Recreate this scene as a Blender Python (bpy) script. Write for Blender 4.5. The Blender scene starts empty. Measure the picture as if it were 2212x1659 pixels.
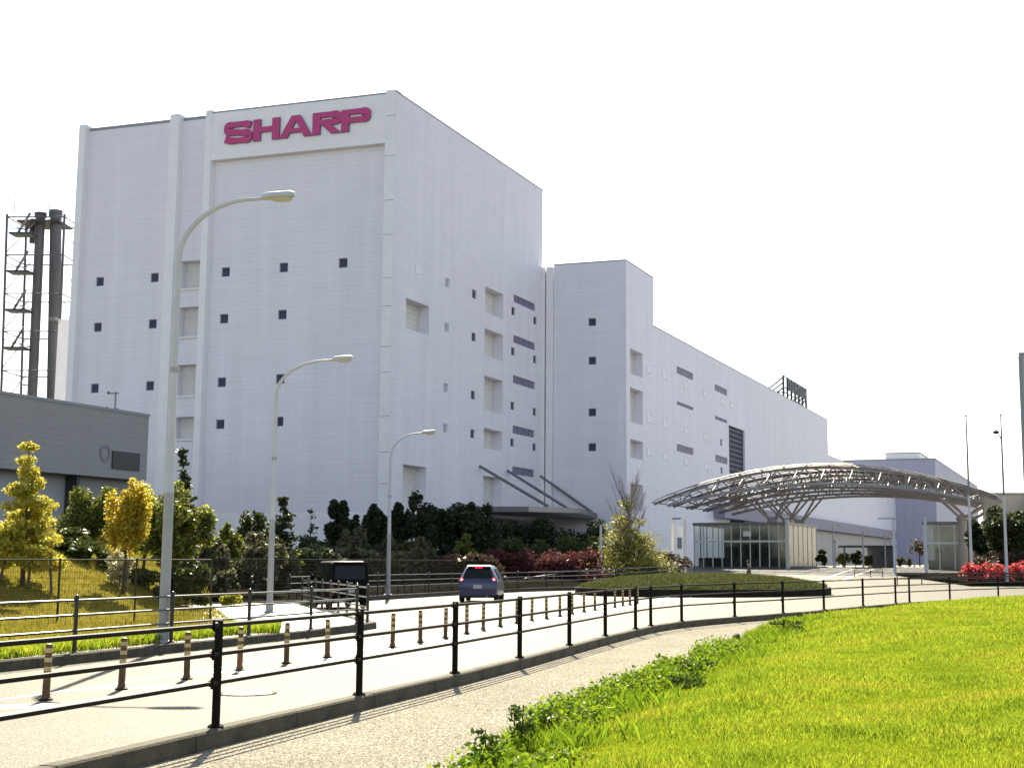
import bpy, bmesh, math, random
import numpy as np
from mathutils import Vector, Matrix
R = math.radians
PI = math.pi
rnd = random.Random(7)
scene = bpy.context.scene
col = scene.collection

# ------------------------------------------------------------------ camera
PITCH, EYE, FOC, PX, PY = .143, 1.6, 3159., 1287., 762.      # photo measured on a 2212 x 1659 grid
cd = bpy.data.cameras.new('camera')
cam = bpy.data.objects.new('camera', cd); col.objects.link(cam)
cam.location = (0, 0, EYE); cam.rotation_euler = (PI/2+PITCH, 0, 0)
cd.sensor_width = 36; cd.lens = FOC/2212*36
cd.shift_x = (1106-PX)/2212; cd.shift_y = (PY-829.5)/2212
cd.clip_start = .1; cd.clip_end = 6000
scene.camera = cam

# ------------------------------------------------------------------ sky, sun, exposure
SUN_EL, SUN_AZ = R(38.5), R(-7.5)                               # azimuth from +Y, negative to the left
world = bpy.data.worlds.new('World'); scene.world = world; world.use_nodes = True
nt = world.node_tree; nt.nodes.clear()
sky = nt.nodes.new('ShaderNodeTexSky'); sky.sky_type = 'NISHITA'; sky.sun_disc = False
sky.sun_elevation = SUN_EL; sky.sun_rotation = SUN_AZ
sky.air_density = 1.0; sky.dust_density = 0.9; sky.ozone_density = 1.0
bg = nt.nodes.new('ShaderNodeBackground'); bg.inputs[1].default_value = .084
wo = nt.nodes.new('ShaderNodeOutputWorld')
hs_ = nt.nodes.new('ShaderNodeHueSaturation'); hs_.inputs['Saturation'].default_value = .66
nt.links.new(sky.outputs[0], hs_.inputs['Color']); nt.links.new(hs_.outputs[0], bg.inputs[0]); nt.links.new(bg.outputs[0], wo.inputs[0])
sl = bpy.data.lights.new('sun', 'SUN'); sl.energy = 5.0; sl.angle = R(.5); sl.color = (1, .90, .68)
sun = bpy.data.objects.new('sun', sl); col.objects.link(sun)
sd = Vector((math.sin(SUN_AZ)*math.cos(SUN_EL), math.cos(SUN_AZ)*math.cos(SUN_EL), math.sin(SUN_EL)))
sun.rotation_euler = sd.to_track_quat('Z', 'Y').to_euler(); sun.location = sd*300
scene.view_settings.view_transform = 'Standard'; scene.view_settings.look = 'None'
scene.view_settings.exposure = 1.5; scene.view_settings.gamma = 1
scene.view_settings.use_curve_mapping = False

# ------------------------------------------------------------------ pixel -> place helpers
cp, sp_ = math.cos(PITCH), math.sin(PITCH)
def ray(x, y):
    a, b = (x-PX)/FOC, (PY-y)/FOC
    return (a, cp-sp_*b, sp_+cp*b)
def gp(x, y, z=0.):
    d = ray(x, y); k = (z-EYE)/d[2]
    return Vector((d[0]*k, d[1]*k, z))
def dp(x, y, Y):
    d = ray(x, y); k = Y/d[1]
    return Vector((d[0]*k, Y, EYE+d[2]*k))
def sm(t): t = max(0., min(1., t)); return t*t*(3-2*t)
def gz(Y): return 0. if Y < 88 else min(1.3, (Y-88)/62*1.3)
YA = -.3253
cU, sU = math.cos(YA), math.sin(YA)
C0 = Vector((-18.389, 130, 0))
def bw(u, v, z=0): return Vector((C0.x+u*cU-v*sU, C0.y+u*sU+v*cU, z))   # factory axes -> world

# ------------------------------------------------------------------ materials
def mat(name, c, rough=.6, metal=0, noise=0, scale=5, stretch=(1,1,1), bump=0, bscale=40, spec=.5, emit=None, coat=0):
    m = bpy.data.materials.new(name); m.use_nodes = True
    n = m.node_tree; p = n.nodes['Principled BSDF']
    p.inputs['Base Color'].default_value = (*c, 1); p.inputs['Roughness'].default_value = rough
    p.inputs['Metallic'].default_value = metal; p.inputs['Specular IOR Level'].default_value = spec
    p.inputs['Coat Weight'].default_value = coat
    tc = n.nodes.new('ShaderNodeTexCoord')
    if noise:
        mp = n.nodes.new('ShaderNodeMapping'); mp.inputs['Scale'].default_value = stretch
        tx = n.nodes.new('ShaderNodeTexNoise'); tx.inputs['Scale'].default_value = scale; tx.inputs['Detail'].default_value = 6
        rp = n.nodes.new('ShaderNodeValToRGB')
        rp.color_ramp.elements[0].position = .25; rp.color_ramp.elements[1].position = .75
        rp.color_ramp.elements[0].color = (*[max(0, v*(1-noise)) for v in c], 1)
        rp.color_ramp.elements[1].color = (*[min(1, v*(1+noise)) for v in c], 1)
        n.links.new(tc.outputs['Object'], mp.inputs[0]); n.links.new(mp.outputs[0], tx.inputs[0])
        n.links.new(tx.outputs[0], rp.inputs[0]); n.links.new(rp.outputs[0], p.inputs['Base Color'])
    if bump:
        t2 = n.nodes.new('ShaderNodeTexNoise'); t2.inputs['Scale'].default_value = bscale; t2.inputs['Detail'].default_value = 4
        b = n.nodes.new('ShaderNodeBump'); b.inputs['Strength'].default_value = bump; b.inputs['Distance'].default_value = .02
        n.links.new(tc.outputs['Object'], t2.inputs[0]); n.links.new(t2.outputs[0], b.inputs['Height'])
        n.links.new(b.outputs[0], p.inputs['Normal'])
    if emit:
        p.inputs['Emission Color'].default_value = (*emit[:3], 1); p.inputs['Emission Strength'].default_value = emit[3]
    return m
def leafmat(name, c1, c2, trans=.5, gloss=.25, patch=0):
    m = bpy.data.materials.new(name); m.use_nodes = True
    n = m.node_tree; p = n.nodes['Principled BSDF']; out = n.nodes['Material Output']
    g = n.nodes.new('ShaderNodeNewGeometry'); rp = n.nodes.new('ShaderNodeValToRGB')
    rp.color_ramp.elements[0].color = (*c1, 1); rp.color_ramp.elements[1].color = (*c2, 1)
    n.links.new(g.outputs['Random Per Island'], rp.inputs[0])
    p.inputs['Roughness'].default_value = .45; p.inputs['Specular IOR Level'].default_value = gloss
    colr = rp.outputs[0]
    if patch:                                                   # thin, lush and dry patches across the ground
        tc = n.nodes.new('ShaderNodeTexCoord'); tx = n.nodes.new('ShaderNodeTexNoise'); tx.inputs['Scale'].default_value = .9; tx.inputs['Detail'].default_value = 7; tx.inputs['Roughness'].default_value = .65
        r2 = n.nodes.new('ShaderNodeValToRGB'); e = r2.color_ramp.elements
        e[0].position = .36; e[0].color = (.55, .68, .6, 1); e[1].position = .66; e[1].color = (1.12, .95, 1.3, 1); k = e.new(.5); k.color = (.86, .95, .9, 1)
        mx0 = n.nodes.new('ShaderNodeMixRGB'); mx0.blend_type = 'MULTIPLY'; mx0.inputs[0].default_value = patch
        n.links.new(tc.outputs['Object'], tx.inputs[0]); n.links.new(tx.outputs[0], r2.inputs[0]); n.links.new(rp.outputs[0], mx0.inputs[1]); n.links.new(r2.outputs[0], mx0.inputs[2]); colr = mx0.outputs[0]
    n.links.new(colr, p.inputs['Base Color'])
    t = n.nodes.new('ShaderNodeBsdfTranslucent'); mx = n.nodes.new('ShaderNodeMixShader'); mx.inputs[0].default_value = trans
    n.links.new(colr, t.inputs[0]); n.links.new(p.outputs[0], mx.inputs[1]); n.links.new(t.outputs[0], mx.inputs[2])
    n.links.new(mx.outputs[0], out.inputs[0])
    return m
def panelmat(name, c, rib=.6, amp=.05):
    """ribbed metal cladding: fine horizontal joints, faint streaks"""
    m = bpy.data.materials.new(name); m.use_nodes = True
    n = m.node_tree; p = n.nodes['Principled BSDF']; p.inputs['Roughness'].default_value = .55; p.inputs['Specular IOR Level'].default_value = .3
    tc = n.nodes.new('ShaderNodeTexCoord'); sx = n.nodes.new('ShaderNodeSeparateXYZ')
    n.links.new(tc.outputs['Object'], sx.inputs[0])
    def math_(op, a, b=None):
        k = n.nodes.new('ShaderNodeMath'); k.operation = op
        for i, v in enumerate((a, b)):
            if v is None: continue
            if isinstance(v, (int, float)): k.inputs[i].default_value = v
            else: n.links.new(v, k.inputs[i])
        return k.outputs[0]
    fr = math_('FRACT', math_('DIVIDE', sx.outputs[2], rib))
    line = math_('GREATER_THAN', fr, .88)
    hz = math_('ADD', sx.outputs[0], sx.outputs[1])
    vl = math_('GREATER_THAN', math_('FRACT', math_('DIVIDE', hz, 4.2)), .985)
    ln = math_('MAXIMUM', line, math_('MULTIPLY', vl, .8))
    mp = n.nodes.new('ShaderNodeMapping'); mp.inputs['Scale'].default_value = (.12, .12, 1.2)
    tx = n.nodes.new('ShaderNodeTexNoise'); tx.inputs['Scale'].default_value = 1.6; tx.inputs['Detail'].default_value = 8
    n.links.new(tc.outputs['Object'], mp.inputs[0]); n.links.new(mp.outputs[0], tx.inputs[0])
    t2 = n.nodes.new('ShaderNodeTexNoise'); t2.inputs['Scale'].default_value = .5; t2.inputs['Detail'].default_value = 5
    mp2 = n.nodes.new('ShaderNodeMapping'); mp2.inputs['Scale'].default_value = (1.6, 1.6, .12)
    n.links.new(tc.outputs['Object'], mp2.inputs[0]); n.links.new(mp2.outputs[0], t2.inputs[0])
    v = math_('ADD', math_('MULTIPLY', tx.outputs[0], .13), math_('MULTIPLY', t2.outputs[0], .20))
    v = math_('SUBTRACT', math_('ADD', v, .85), math_('MULTIPLY', ln, amp))
    mx = n.nodes.new('ShaderNodeMixRGB'); mx.blend_type = 'MULTIPLY'; mx.inputs[0].default_value = 1; mx.inputs[1].default_value = (*c, 1)
    n.links.new(v, mx.inputs[2]); n.links.new(mx.outputs[0], p.inputs['Base Color'])
    b = n.nodes.new('ShaderNodeBump'); b.inputs['Strength'].default_value = .5; b.inputs['Distance'].default_value = .03; b.invert = True
    n.links.new(ln, b.inputs['Height']); n.links.new(b.outputs[0], p.inputs['Normal'])
    return m
def asphalt(name, c, speck, scale, rough=.55, amp=.25, sp=.5):
    """aggregate speckle over broad wear patches"""
    m = bpy.data.materials.new(name); m.use_nodes = True
    n = m.node_tree; p = n.nodes['Principled BSDF']; p.inputs['Roughness'].default_value = rough; p.inputs['Specular IOR Level'].default_value = sp
    tc = n.nodes.new('ShaderNodeTexCoord')
    vo = n.nodes.new('ShaderNodeTexVoronoi'); vo.inputs['Scale'].default_value = scale; vo.inputs['Randomness'].default_value = 1
    no = n.nodes.new('ShaderNodeTexNoise'); no.inputs['Scale'].default_value = .6; no.inputs['Detail'].default_value = 8
    n.links.new(tc.outputs['Object'], vo.inputs[0]); n.links.new(tc.outputs['Object'], no.inputs[0])
    bwn = n.nodes.new('ShaderNodeRGBToBW'); n.links.new(vo.outputs['Color'], bwn.inputs[0])
    rp = n.nodes.new('ShaderNodeValToRGB'); e = rp.color_ramp.elements
    e[0].position = .2; e[0].color = (*[v*(1-amp) for v in c], 1); e[1].position = .85; e[1].color = (*speck, 1)
    k = e.new(.6); k.color = (*c, 1)
    n.links.new(bwn.outputs[0], rp.inputs[0])
    r2 = n.nodes.new('ShaderNodeValToRGB'); r2.color_ramp.elements[0].position = .3; r2.color_ramp.elements[1].position = .7
    r2.color_ramp.elements[0].color = (.78, .78, .77, 1); r2.color_ramp.elements[1].color = (1, 1, 1, 1)
    n.links.new(no.outputs[0], r2.inputs[0])
    mx = n.nodes.new('ShaderNodeMixRGB'); mx.blend_type = 'MULTIPLY'; mx.inputs[0].default_value = 1
    n.links.new(rp.outputs[0], mx.inputs[1]); n.links.new(r2.outputs[0], mx.inputs[2]); n.links.new(mx.outputs[0], p.inputs['Base Color'])
    b = n.nodes.new('ShaderNodeBump'); b.inputs['Strength'].default_value = .6; b.inputs['Distance'].default_value = .006
    n.links.new(vo.outputs['Distance'], b.inputs['Height']); n.links.new(b.outputs[0], p.inputs['Normal'])
    return m
def glassmat(name, c, rough=.08, alpha=.06):
    m = bpy.data.materials.new(name); m.use_nodes = True
    n = m.node_tree; out = n.nodes['Material Output']; n.nodes.remove(n.nodes['Principled BSDF'])
    g = n.nodes.new('ShaderNodeBsdfGlossy'); g.inputs['Roughness'].default_value = rough
    t = n.nodes.new('ShaderNodeBsdfTransparent'); t.inputs[0].default_value = (*c, 1)
    f = n.nodes.new('ShaderNodeFresnel'); f.inputs[0].default_value = 1.16
    a = n.nodes.new('ShaderNodeMath'); a.operation = 'ADD'; a.use_clamp = True; a.inputs[1].default_value = alpha
    mx = n.nodes.new('ShaderNodeMixShader')
    n.links.new(f.outputs[0], a.inputs[0]); n.links.new(a.outputs[0], mx.inputs[0])
    n.links.new(t.outputs[0], mx.inputs[1]); n.links.new(g.outputs[0], mx.inputs[2]); n.links.new(mx.outputs[0], out.inputs[0])
    return m

M = dict(
 clad=panelmat('white_cladding', (.80, .775, .825), .42), clad2=panelmat('white_cladding_long', (.80, .775, .835), .42, .045),
 trim=mat('pale_trim', (.86, .84, .84), .5, noise=.05, scale=.8), door=mat('roller_door_grey', (.68, .66, .62), .6, noise=.08, scale=1.2),
 pane=mat('dark_window_glass', (.06, .065, .11), .45, noise=.3, scale=.3, spec=.15), louvre=mat('grey_blue_glazing', (.20, .195, .28), .5, noise=.12, scale=1.5, spec=.15),
 navy=mat('navy_glazing', (.022, .022, .055), .6, noise=.2, scale=.4, spec=.08), palepane=mat('pale_window_glass', (.42, .45, .52), .5, spec=.2), frame=mat('window_frame_grey', (.30, .30, .34), .5), cap=mat('parapet_metal', (.28, .28, .29), .5),
 roof=mat('flat_roof', (.25, .25, .25), .8), letter=mat('letter_red', (.50, .05, .20), .55, noise=.05, scale=2), letterside=mat('letter_side', (.10, .09, .16), .5),
 shed=panelmat('grey_shed_cladding', (.32, .315, .30), .4, .06), shedlow=mat('shed_lower_panel', (.42, .43, .43), .6, noise=.1, scale=.6), dark=mat('dark_metal', (.035, .035, .04), .5),
 stack=mat('stack_metal', (.085, .08, .085), .55, noise=.35, scale=.5, stretch=(1, 1, .4)), steel=mat('galvanised_steel', (.17, .165, .165), .45, .3, noise=.1, scale=3),
 lamp=mat('lamp_paint', (.50, .51, .54), .5, .0, noise=.08, scale=2), lampgrey=mat('lamp_lower_paint', (.34, .34, .34), .55, noise=.12, scale=3),
 lens=mat('lamp_lens', (.55, .52, .45), .2), white=mat('white_paint', (.72, .70, .64), .6, noise=.12, scale=3), 
 fence=mat('dark_brown_fence_paint', (.007, .005, .0035), .6, noise=.3, scale=6, spec=.10), fence2=mat('dark_green_fence_paint', (.014, .0135, .010), .3, noise=.3, scale=6),
 delin=mat('orange_delineator', (.11, .052, .012), .6, noise=.35, scale=8), band=mat('reflective_band', (.45, .36, .17), .45), rubber=mat('rubber', (.018, .018, .018), .7),
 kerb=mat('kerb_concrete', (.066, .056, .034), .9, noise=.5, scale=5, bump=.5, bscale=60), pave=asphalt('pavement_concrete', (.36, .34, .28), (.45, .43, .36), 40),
 road=asphalt('road_asphalt', (.100, .090, .066), (.235, .215, .165), 60, .68, .55, .16), walk=asphalt('walk_aggregate', (.285, .258, .195), (.60, .56, .47), 80, .9, .72, .04),
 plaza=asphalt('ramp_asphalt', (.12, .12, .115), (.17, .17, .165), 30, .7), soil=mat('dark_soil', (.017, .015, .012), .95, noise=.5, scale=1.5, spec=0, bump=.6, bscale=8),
 lawn=mat('lawn_base', (.19, .16, .028), .9, spec=0, noise=.3, scale=1.2, bump=.5, bscale=30), turf=mat('turf_base', (.12, .145, .006), .9, spec=0, noise=.35, scale=1.3, bump=.6, bscale=40), isl=mat('island_turf', (.055, .06, .022), .95, spec=0, noise=.5, scale=1.2, bump=.6, bscale=20),
 farground=mat('far_ground', (.16, .15, .12), .9, noise=.2, scale=.05), stone=mat('dark_stone_wall', (.05, .046, .036), .8, noise=.35, scale=2, bump=.5, bscale=20),
 darkstone=mat('island_stone', (.022, .02, .015), .9, noise=.4, scale=2, bump=.5, bscale=20, spec=.1),
 glass=glassmat('pavilion_glass', (.78, .82, .80)), canopyroof=mat('canopy_roof_panel', (.15, .13, .12), .75, .0, noise=.1, scale=1.5), canopysteel=mat('canopy_steel', (.33, .30, .29), .6, .0, noise=.1, scale=2),
 lobby=mat('lobby_interior', (.40, .39, .35), .7, noise=.3, scale=.7), lobbydark=mat('lobby_dark', (.05, .055, .055), .5), mull=mat('pale_mullion', (.50, .50, .48), .4, .3),
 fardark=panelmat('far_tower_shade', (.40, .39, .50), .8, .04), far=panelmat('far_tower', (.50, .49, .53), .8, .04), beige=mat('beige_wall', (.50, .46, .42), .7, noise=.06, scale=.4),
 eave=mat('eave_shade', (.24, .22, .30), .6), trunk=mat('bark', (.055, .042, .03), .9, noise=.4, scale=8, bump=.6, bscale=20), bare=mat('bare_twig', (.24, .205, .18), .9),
 stake=mat('timber_stake', (.09, .075, .055), .9, noise=.2, scale=6), wire=mat('mesh_wire', (.050, .046, .034), .7, spec=.1),
 manhole=mat('manhole_iron', (.55, .54, .50), .4, noise=.2, scale=15), cars=mat('car_paint_blue_grey', (.050, .050, .105), .35, .2, noise=.06, scale=2, coat=.3), vanp=mat('van_paint_black', (.005, .005, .007), .5, .0, spec=.06),
 carglass=mat('car_glass', (.010, .014, .014), .12, spec=.18), tyre=mat('tyre', (.012, .012, .012), .8), rim=mat('alloy_rim', (.35, .35, .36), .35, .6), plate=mat('number_plate', (.42, .42, .40), .5),
 brake=mat('brake_light_lit', (.6, .01, .02), .3, emit=(1, .015, .03, .6)), brakecore=mat('brake_light_core', (.9, .4, .45), .3, emit=(1, .45, .55, .9)), redlens=mat('red_lens', (.10, .012, .012), .2), clearlens=mat('clear_lens', (.62, .60, .60), .2), trimblk=mat('black_plastic', (.015, .015, .016), .6),
 skin=mat('skin', (.32, .20, .14), .6), coat=mat('grey_coat', (.10, .095, .09), .8, noise=.15, scale=8), trous=mat('dark_trousers', (.03, .03, .035), .8), cap_=mat('dark_cap', (.02, .02, .025), .8),
)
LM = dict(
 gold=leafmat('leaf_gold', (.36, .24, .012), (.60, .46, .06), .6), yellowgreen=leafmat('leaf_yellow_green', (.30, .31, .03), (.58, .56, .13), .62),
 green=leafmat('leaf_green', (.075, .095, .016), (.17, .19, .04)), mid=leafmat('leaf_mid_green', (.035, .055, .012), (.085, .10, .022), .4), dark=leafmat('leaf_dark_green', (.024, .036, .020), (.060, .080, .040), .38, .1),
 olive=leafmat('leaf_olive', (.07, .072, .034), (.14, .14, .07), .45), brown=leafmat('leaf_brown', (.045, .03, .02), (.09, .06, .035), .35), red=leafmat('leaf_red_shrub', (.075, .026, .027), (.16, .055, .052), .4, .05),
 azalea=leafmat('azalea_flower', (.55, .03, .06), (.75, .16, .16), .45), spring=leafmat('leaf_spring', (.17, .17, .03), (.34, .32, .09)), blossom=leafmat('leaf_blossom', (.30, .29, .14), (.55, .52, .34)),
 grass=leafmat('grass_blade', (.15, .205, .012), (.44, .48, .04), .55, .08, .95), lawn=leafmat('lawn_blade', (.17, .145, .016), (.31, .26, .045), .45, .03, .7), weed=leafmat('weed_leaf', (.07, .14, .008), (.24, .33, .02), .55, .1), weeddark=leafmat('weed_dark', (.03, .06, .010), (.08, .125, .018), .4, .05), isl=leafmat('island_grass', (.045, .055, .014), (.12, .13, .045), .4),
)

# ------------------------------------------------------------------ mesh helpers
class MB:
    def __init__(s, off=(0, 0, 0), rz=0):
        s.v = []; s.f = []; s.mi = []; s.off = Vector(off); s.cur = 0
        s.rot = Matrix.Rotation(-rz, 3, 'Z')
    def pt(s, p):
        s.v.append(tuple(s.rot @ (Vector(p)-s.off))); return len(s.v)-1
    def face(s, ids): s.f.append(tuple(ids)); s.mi.append(s.cur)
    def quad(s, *ps): s.face([s.pt(p) for p in ps])
    def box(s, c, d, rz=0):
        c = Vector(c); m = Matrix.Rotation(rz, 3, 'Z')
        ids = [s.pt(c+m @ Vector((x*d[0]/2, y*d[1]/2, z*d[2]/2))) for z in (-1, 1) for y in (-1, 1) for x in (-1, 1)]
        for q in ((0,2,3,1),(4,5,7,6),(0,1,5,4),(2,6,7,3),(0,4,6,2),(1,3,7,5)): s.face([ids[i] for i in q])
    def bx(s, a, b):
        s.box([(a[i]+b[i])/2 for i in range(3)], [abs(b[i]-a[i]) for i in range(3)])
    def prism(s, poly, z0, z1):
        if not isinstance(z0, (list, tuple)): z0 = [z0]*len(poly)
        if not isinstance(z1, (list, tuple)): z1 = [z1]*len(poly)
        a = [s.pt((p[0], p[1], z)) for p, z in zip(poly, z0)]; b = [s.pt((p[0], p[1], z)) for p, z in zip(poly, z1)]
        n = len(poly); s.face(a[::-1]); s.face(b)
        for i in range(n): s.face((a[i], a[(i+1) % n], b[(i+1) % n], b[i]))
    def tube(s, pts, r, n=8, caps=True):
        pts = [Vector(p) for p in pts]
        rs = r if isinstance(r, (list, tuple)) else [r]*len(pts)
        rings = []; prev = None
        for i, p in enumerate(pts):
            t = (pts[min(i+1, len(pts)-1)]-pts[max(i-1, 0)])
            if t.length < 1e-9: t = Vector((0, 0, 1))
            t.normalize()
            a = prev if prev is not None else (Vector((1, 0, 0)) if abs(t.x) < .9 else Vector((0, 1, 0)))
            a = (a-t*a.dot(t)).normalized(); prev = a; b = t.cross(a)
            rings.append([s.pt(p+(a*math.cos(2*PI*k/n)+b*math.sin(2*PI*k/n))*rs[i]) for k in range(n)])
        for i in range(len(rings)-1):
            for k in range(n): s.face((rings[i][k], rings[i][(k+1) % n], rings[i+1][(k+1) % n], rings[i+1][k]))
        if caps: s.face(rings[0][::-1]); s.face(rings[-1])
    def lathe(s, c, prof, n=14):
        rings = []
        for r_, z in prof: rings.append([s.pt((c[0]+r_*math.cos(2*PI*k/n), c[1]+r_*math.sin(2*PI*k/n), c[2]+z)) for k in range(n)])
        for i in range(len(rings)-1):
            for k in range(n): s.face((rings[i][k], rings[i][(k+1) % n], rings[i+1][(k+1) % n], rings[i+1][k]))
        s.face(rings[0][::-1]); s.face(rings[-1])
    def ell(s, c, d, n=10, m=7):
        s.lathe(c, [(max(.001, math.sin(PI*i/m))*1.0, -math.cos(PI*i/m)) for i in range(m+1)], n)
        k = (m+1)*n
        for i in range(len(s.v)-k, len(s.v)):
            w = s.v[i]; o = s.rot @ (Vector(c)-s.off)
            s.v[i] = (o.x+(w[0]-o.x)*d[0], o.y+(w[1]-o.y)*d[1], o.z+(w[2]-o.z)*d[2])
    def build(s, name, m, parent=None, smooth=False):
        me = bpy.data.meshes.new(name); me.from_pydata(s.v, [], s.f); 
        for k in (m if isinstance(m, list) else [m]): me.materials.append(k)
        if isinstance(m, list): me.polygons.foreach_set('material_index', s.mi)
        if smooth: me.shade_smooth(); me.set_sharp_from_angle(angle=R(40))
        me.update()
        return link(name, me, parent)
def link(name, me, parent=None):
    o = bpy.data.objects.new(name, me); col.objects.link(o)
    if parent is not None: o.parent = parent
    return o
def tag(o, label, cat=None, group=None, kind=None):
    o['label'] = label
    if cat: o['category'] = cat
    if group: o['group'] = group
    if kind: o['kind'] = kind
    return o
def thing(name, loc, label, cat, group=None, rz=0):
    o = bpy.data.objects.new(name, None); o.empty_display_size = .5; col.objects.link(o)
    o.location = loc; o.rotation_euler = (0, 0, rz)
    return tag(o, label, cat, group)
def dup(o, loc=None, parent=None, label=None, rz=None):
    c = o.copy(); col.objects.link(c)
    if parent is not None: c.parent = parent
    if loc is not None: c.location = loc
    if rz is not None: c.rotation_euler = (0, 0, rz)
    if label: c['label'] = label
    for ch in list(o.children): dup(ch, parent=c)
    return c
def structure(name, mb, m, label, parent=None, smooth=False):
    o = mb.build(name, m, parent, smooth)
    if parent is None: tag(o, label, kind='structure')
    return o
def np_mesh(name, V, F, m, parent=None):
    me = bpy.data.meshes.new(name); nv, nf, k = len(V), len(F), F.shape[1]
    me.vertices.add(nv); me.vertices.foreach_set('co', np.ascontiguousarray(V, np.float32).ravel())
    me.loops.add(nf*k); me.loops.foreach_set('vertex_index', np.ascontiguousarray(F, np.int32).ravel())
    me.polygons.add(nf); me.polygons.foreach_set('loop_start', np.arange(nf, dtype=np.int32)*k)
    me.materials.append(m); me.update(calc_edges=True)
    return link(name, me, parent)
def curve_pts(pts, step):
    """smooth polyline through points, resampled about every step"""
    P = [Vector(p) for p in pts]; out = []
    for i in range(len(P)-1):
        p0, p1, p2, p3 = P[max(i-1, 0)], P[i], P[i+1], P[min(i+2, len(P)-1)]
        n = max(1, int((p2-p1).length/.25))
        for k in range(n):
            t = k/n
            out.append(.5*((2*p1)+(p2-p0)*t+(2*p0-5*p1+4*p2-p3)*t*t+(3*p1-p0-3*p2+p3)*t**3))
    out.append(P[-1])
    res = [out[0]]; acc = 0
    for a, b in zip(out, out[1:]):
        acc += (b-a).length
        if acc >= step: res.append(b); acc = 0
    if (res[-1]-out[-1]).length > .05: res.append(out[-1])
    return res
def offset_line(pts, d):
    out = []
    for i, p in enumerate(pts):
        t = pts[min(i+1, len(pts)-1)]-pts[max(i-1, 0)]; t = Vector((t.x, t.y, 0)).normalized()
        out.append(Vector((p.x+t.y*d, p.y-t.x*d, p.z)))       # +d = right of travel
    return out

# ------------------------------------------------------------------ foliage
def leaves(name, clumps, n, leaf, m, parent=None, off=(0, 0, 0), seed=1, shell=.45, up=0.):
    """n leaf-sized diamonds spread through many small clumps (x,y,z,rx,ry,rz in world)"""
    g = np.random.default_rng(seed); C = np.array(clumps, float)
    w = (C[:, 3]*C[:, 4]*C[:, 5])**(2/3); w /= w.sum()
    k = g.choice(len(C), n, p=w)
    d = g.normal(size=(n, 3)); d /= np.linalg.norm(d, axis=1)[:, None]
    r = g.uniform(0, 1, n)**shell
    P = C[k, :3]+d*C[k, 3:6]*r[:, None]-np.array(off)
    a = g.normal(size=(n, 3)); a[:, 2] *= .7; a[:, 2] += up; a /= np.linalg.norm(a, axis=1)[:, None]
    b = np.cross(a, g.normal(size=(n, 3))); b /= np.linalg.norm(b, axis=1)[:, None]
    s = leaf*g.uniform(.6, 1.35, n)[:, None]
    V = np.stack([P-a*s, P+b*s*.55, P+a*s, P-b*s*.55], 1).reshape(-1, 3)
    F = np.arange(n*4).reshape(n, 4)
    return np_mesh(name, V, F, m, parent)
def cl_cone(x, y, z0, z1, r, g, layers=9, per=8, power=.75):
    out = []
    for i in range(layers):
        t = i/(layers-1); z = z0+(z1-z0)*t; rr = r*(1-t)**power*g.uniform(.8, 1.12)+.09*r
        k = max(2, int(per*(1-t)+2))
        for j in range(k):
            a = g.uniform(0, 2*PI); q = rr*g.uniform(.35, 1)
            c = r*(.32-.10*t)*g.uniform(.7, 1.25)
            out.append((x+q*math.cos(a), y+q*math.sin(a), z+g.uniform(-.5, .5)*(z1-z0)/layers-.15*q, c*1.25, c*1.25, max(c*.6, (z1-z0)/layers*.42)))
    out.append((x, y, z1, r*.09, r*.09, (z1-z0)*.05))
    return out
def cl_round(x, y, z, rx, rz, g, n=40, ry=None):
    out = []; ry = ry or rx
    for i in range(n):
        v = Vector((g.gauss(0, 1), g.gauss(0, 1), g.gauss(0, 1))).normalized()*g.uniform(.35, 1.02)
        c = .25*g.uniform(.55, 1.5)
        out.append((x+v.x*rx, y+v.y*ry, z+v.z*rz, c*rx, c*ry, c*rz))
    return out
def trunk(mb, base, top, r, g, clumps=(), nl=7):
    base, top = Vector(base), Vector(top); n = 6
    pts = [base.lerp(top, i/n)+Vector((g.uniform(-1, 1), g.uniform(-1, 1), 0))*r*.5*(0 < i < n) for i in range(n+1)]
    mb.tube(pts, [r*(1.15-.95*i/n) for i in range(n+1)], 8)
    for c in (g.sample(list(clumps), min(nl, len(clumps))) if clumps else ()):
        h = min(max((c[2]-base.z)/(top.z-base.z)*.8, .3), .9); a = base.lerp(top, h); b = Vector(c[:3])
        mb.tube([a, a.lerp(b, .5)+Vector((0, 0, .05)), b], [r*.35, r*.22, r*.08], 5)
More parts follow.
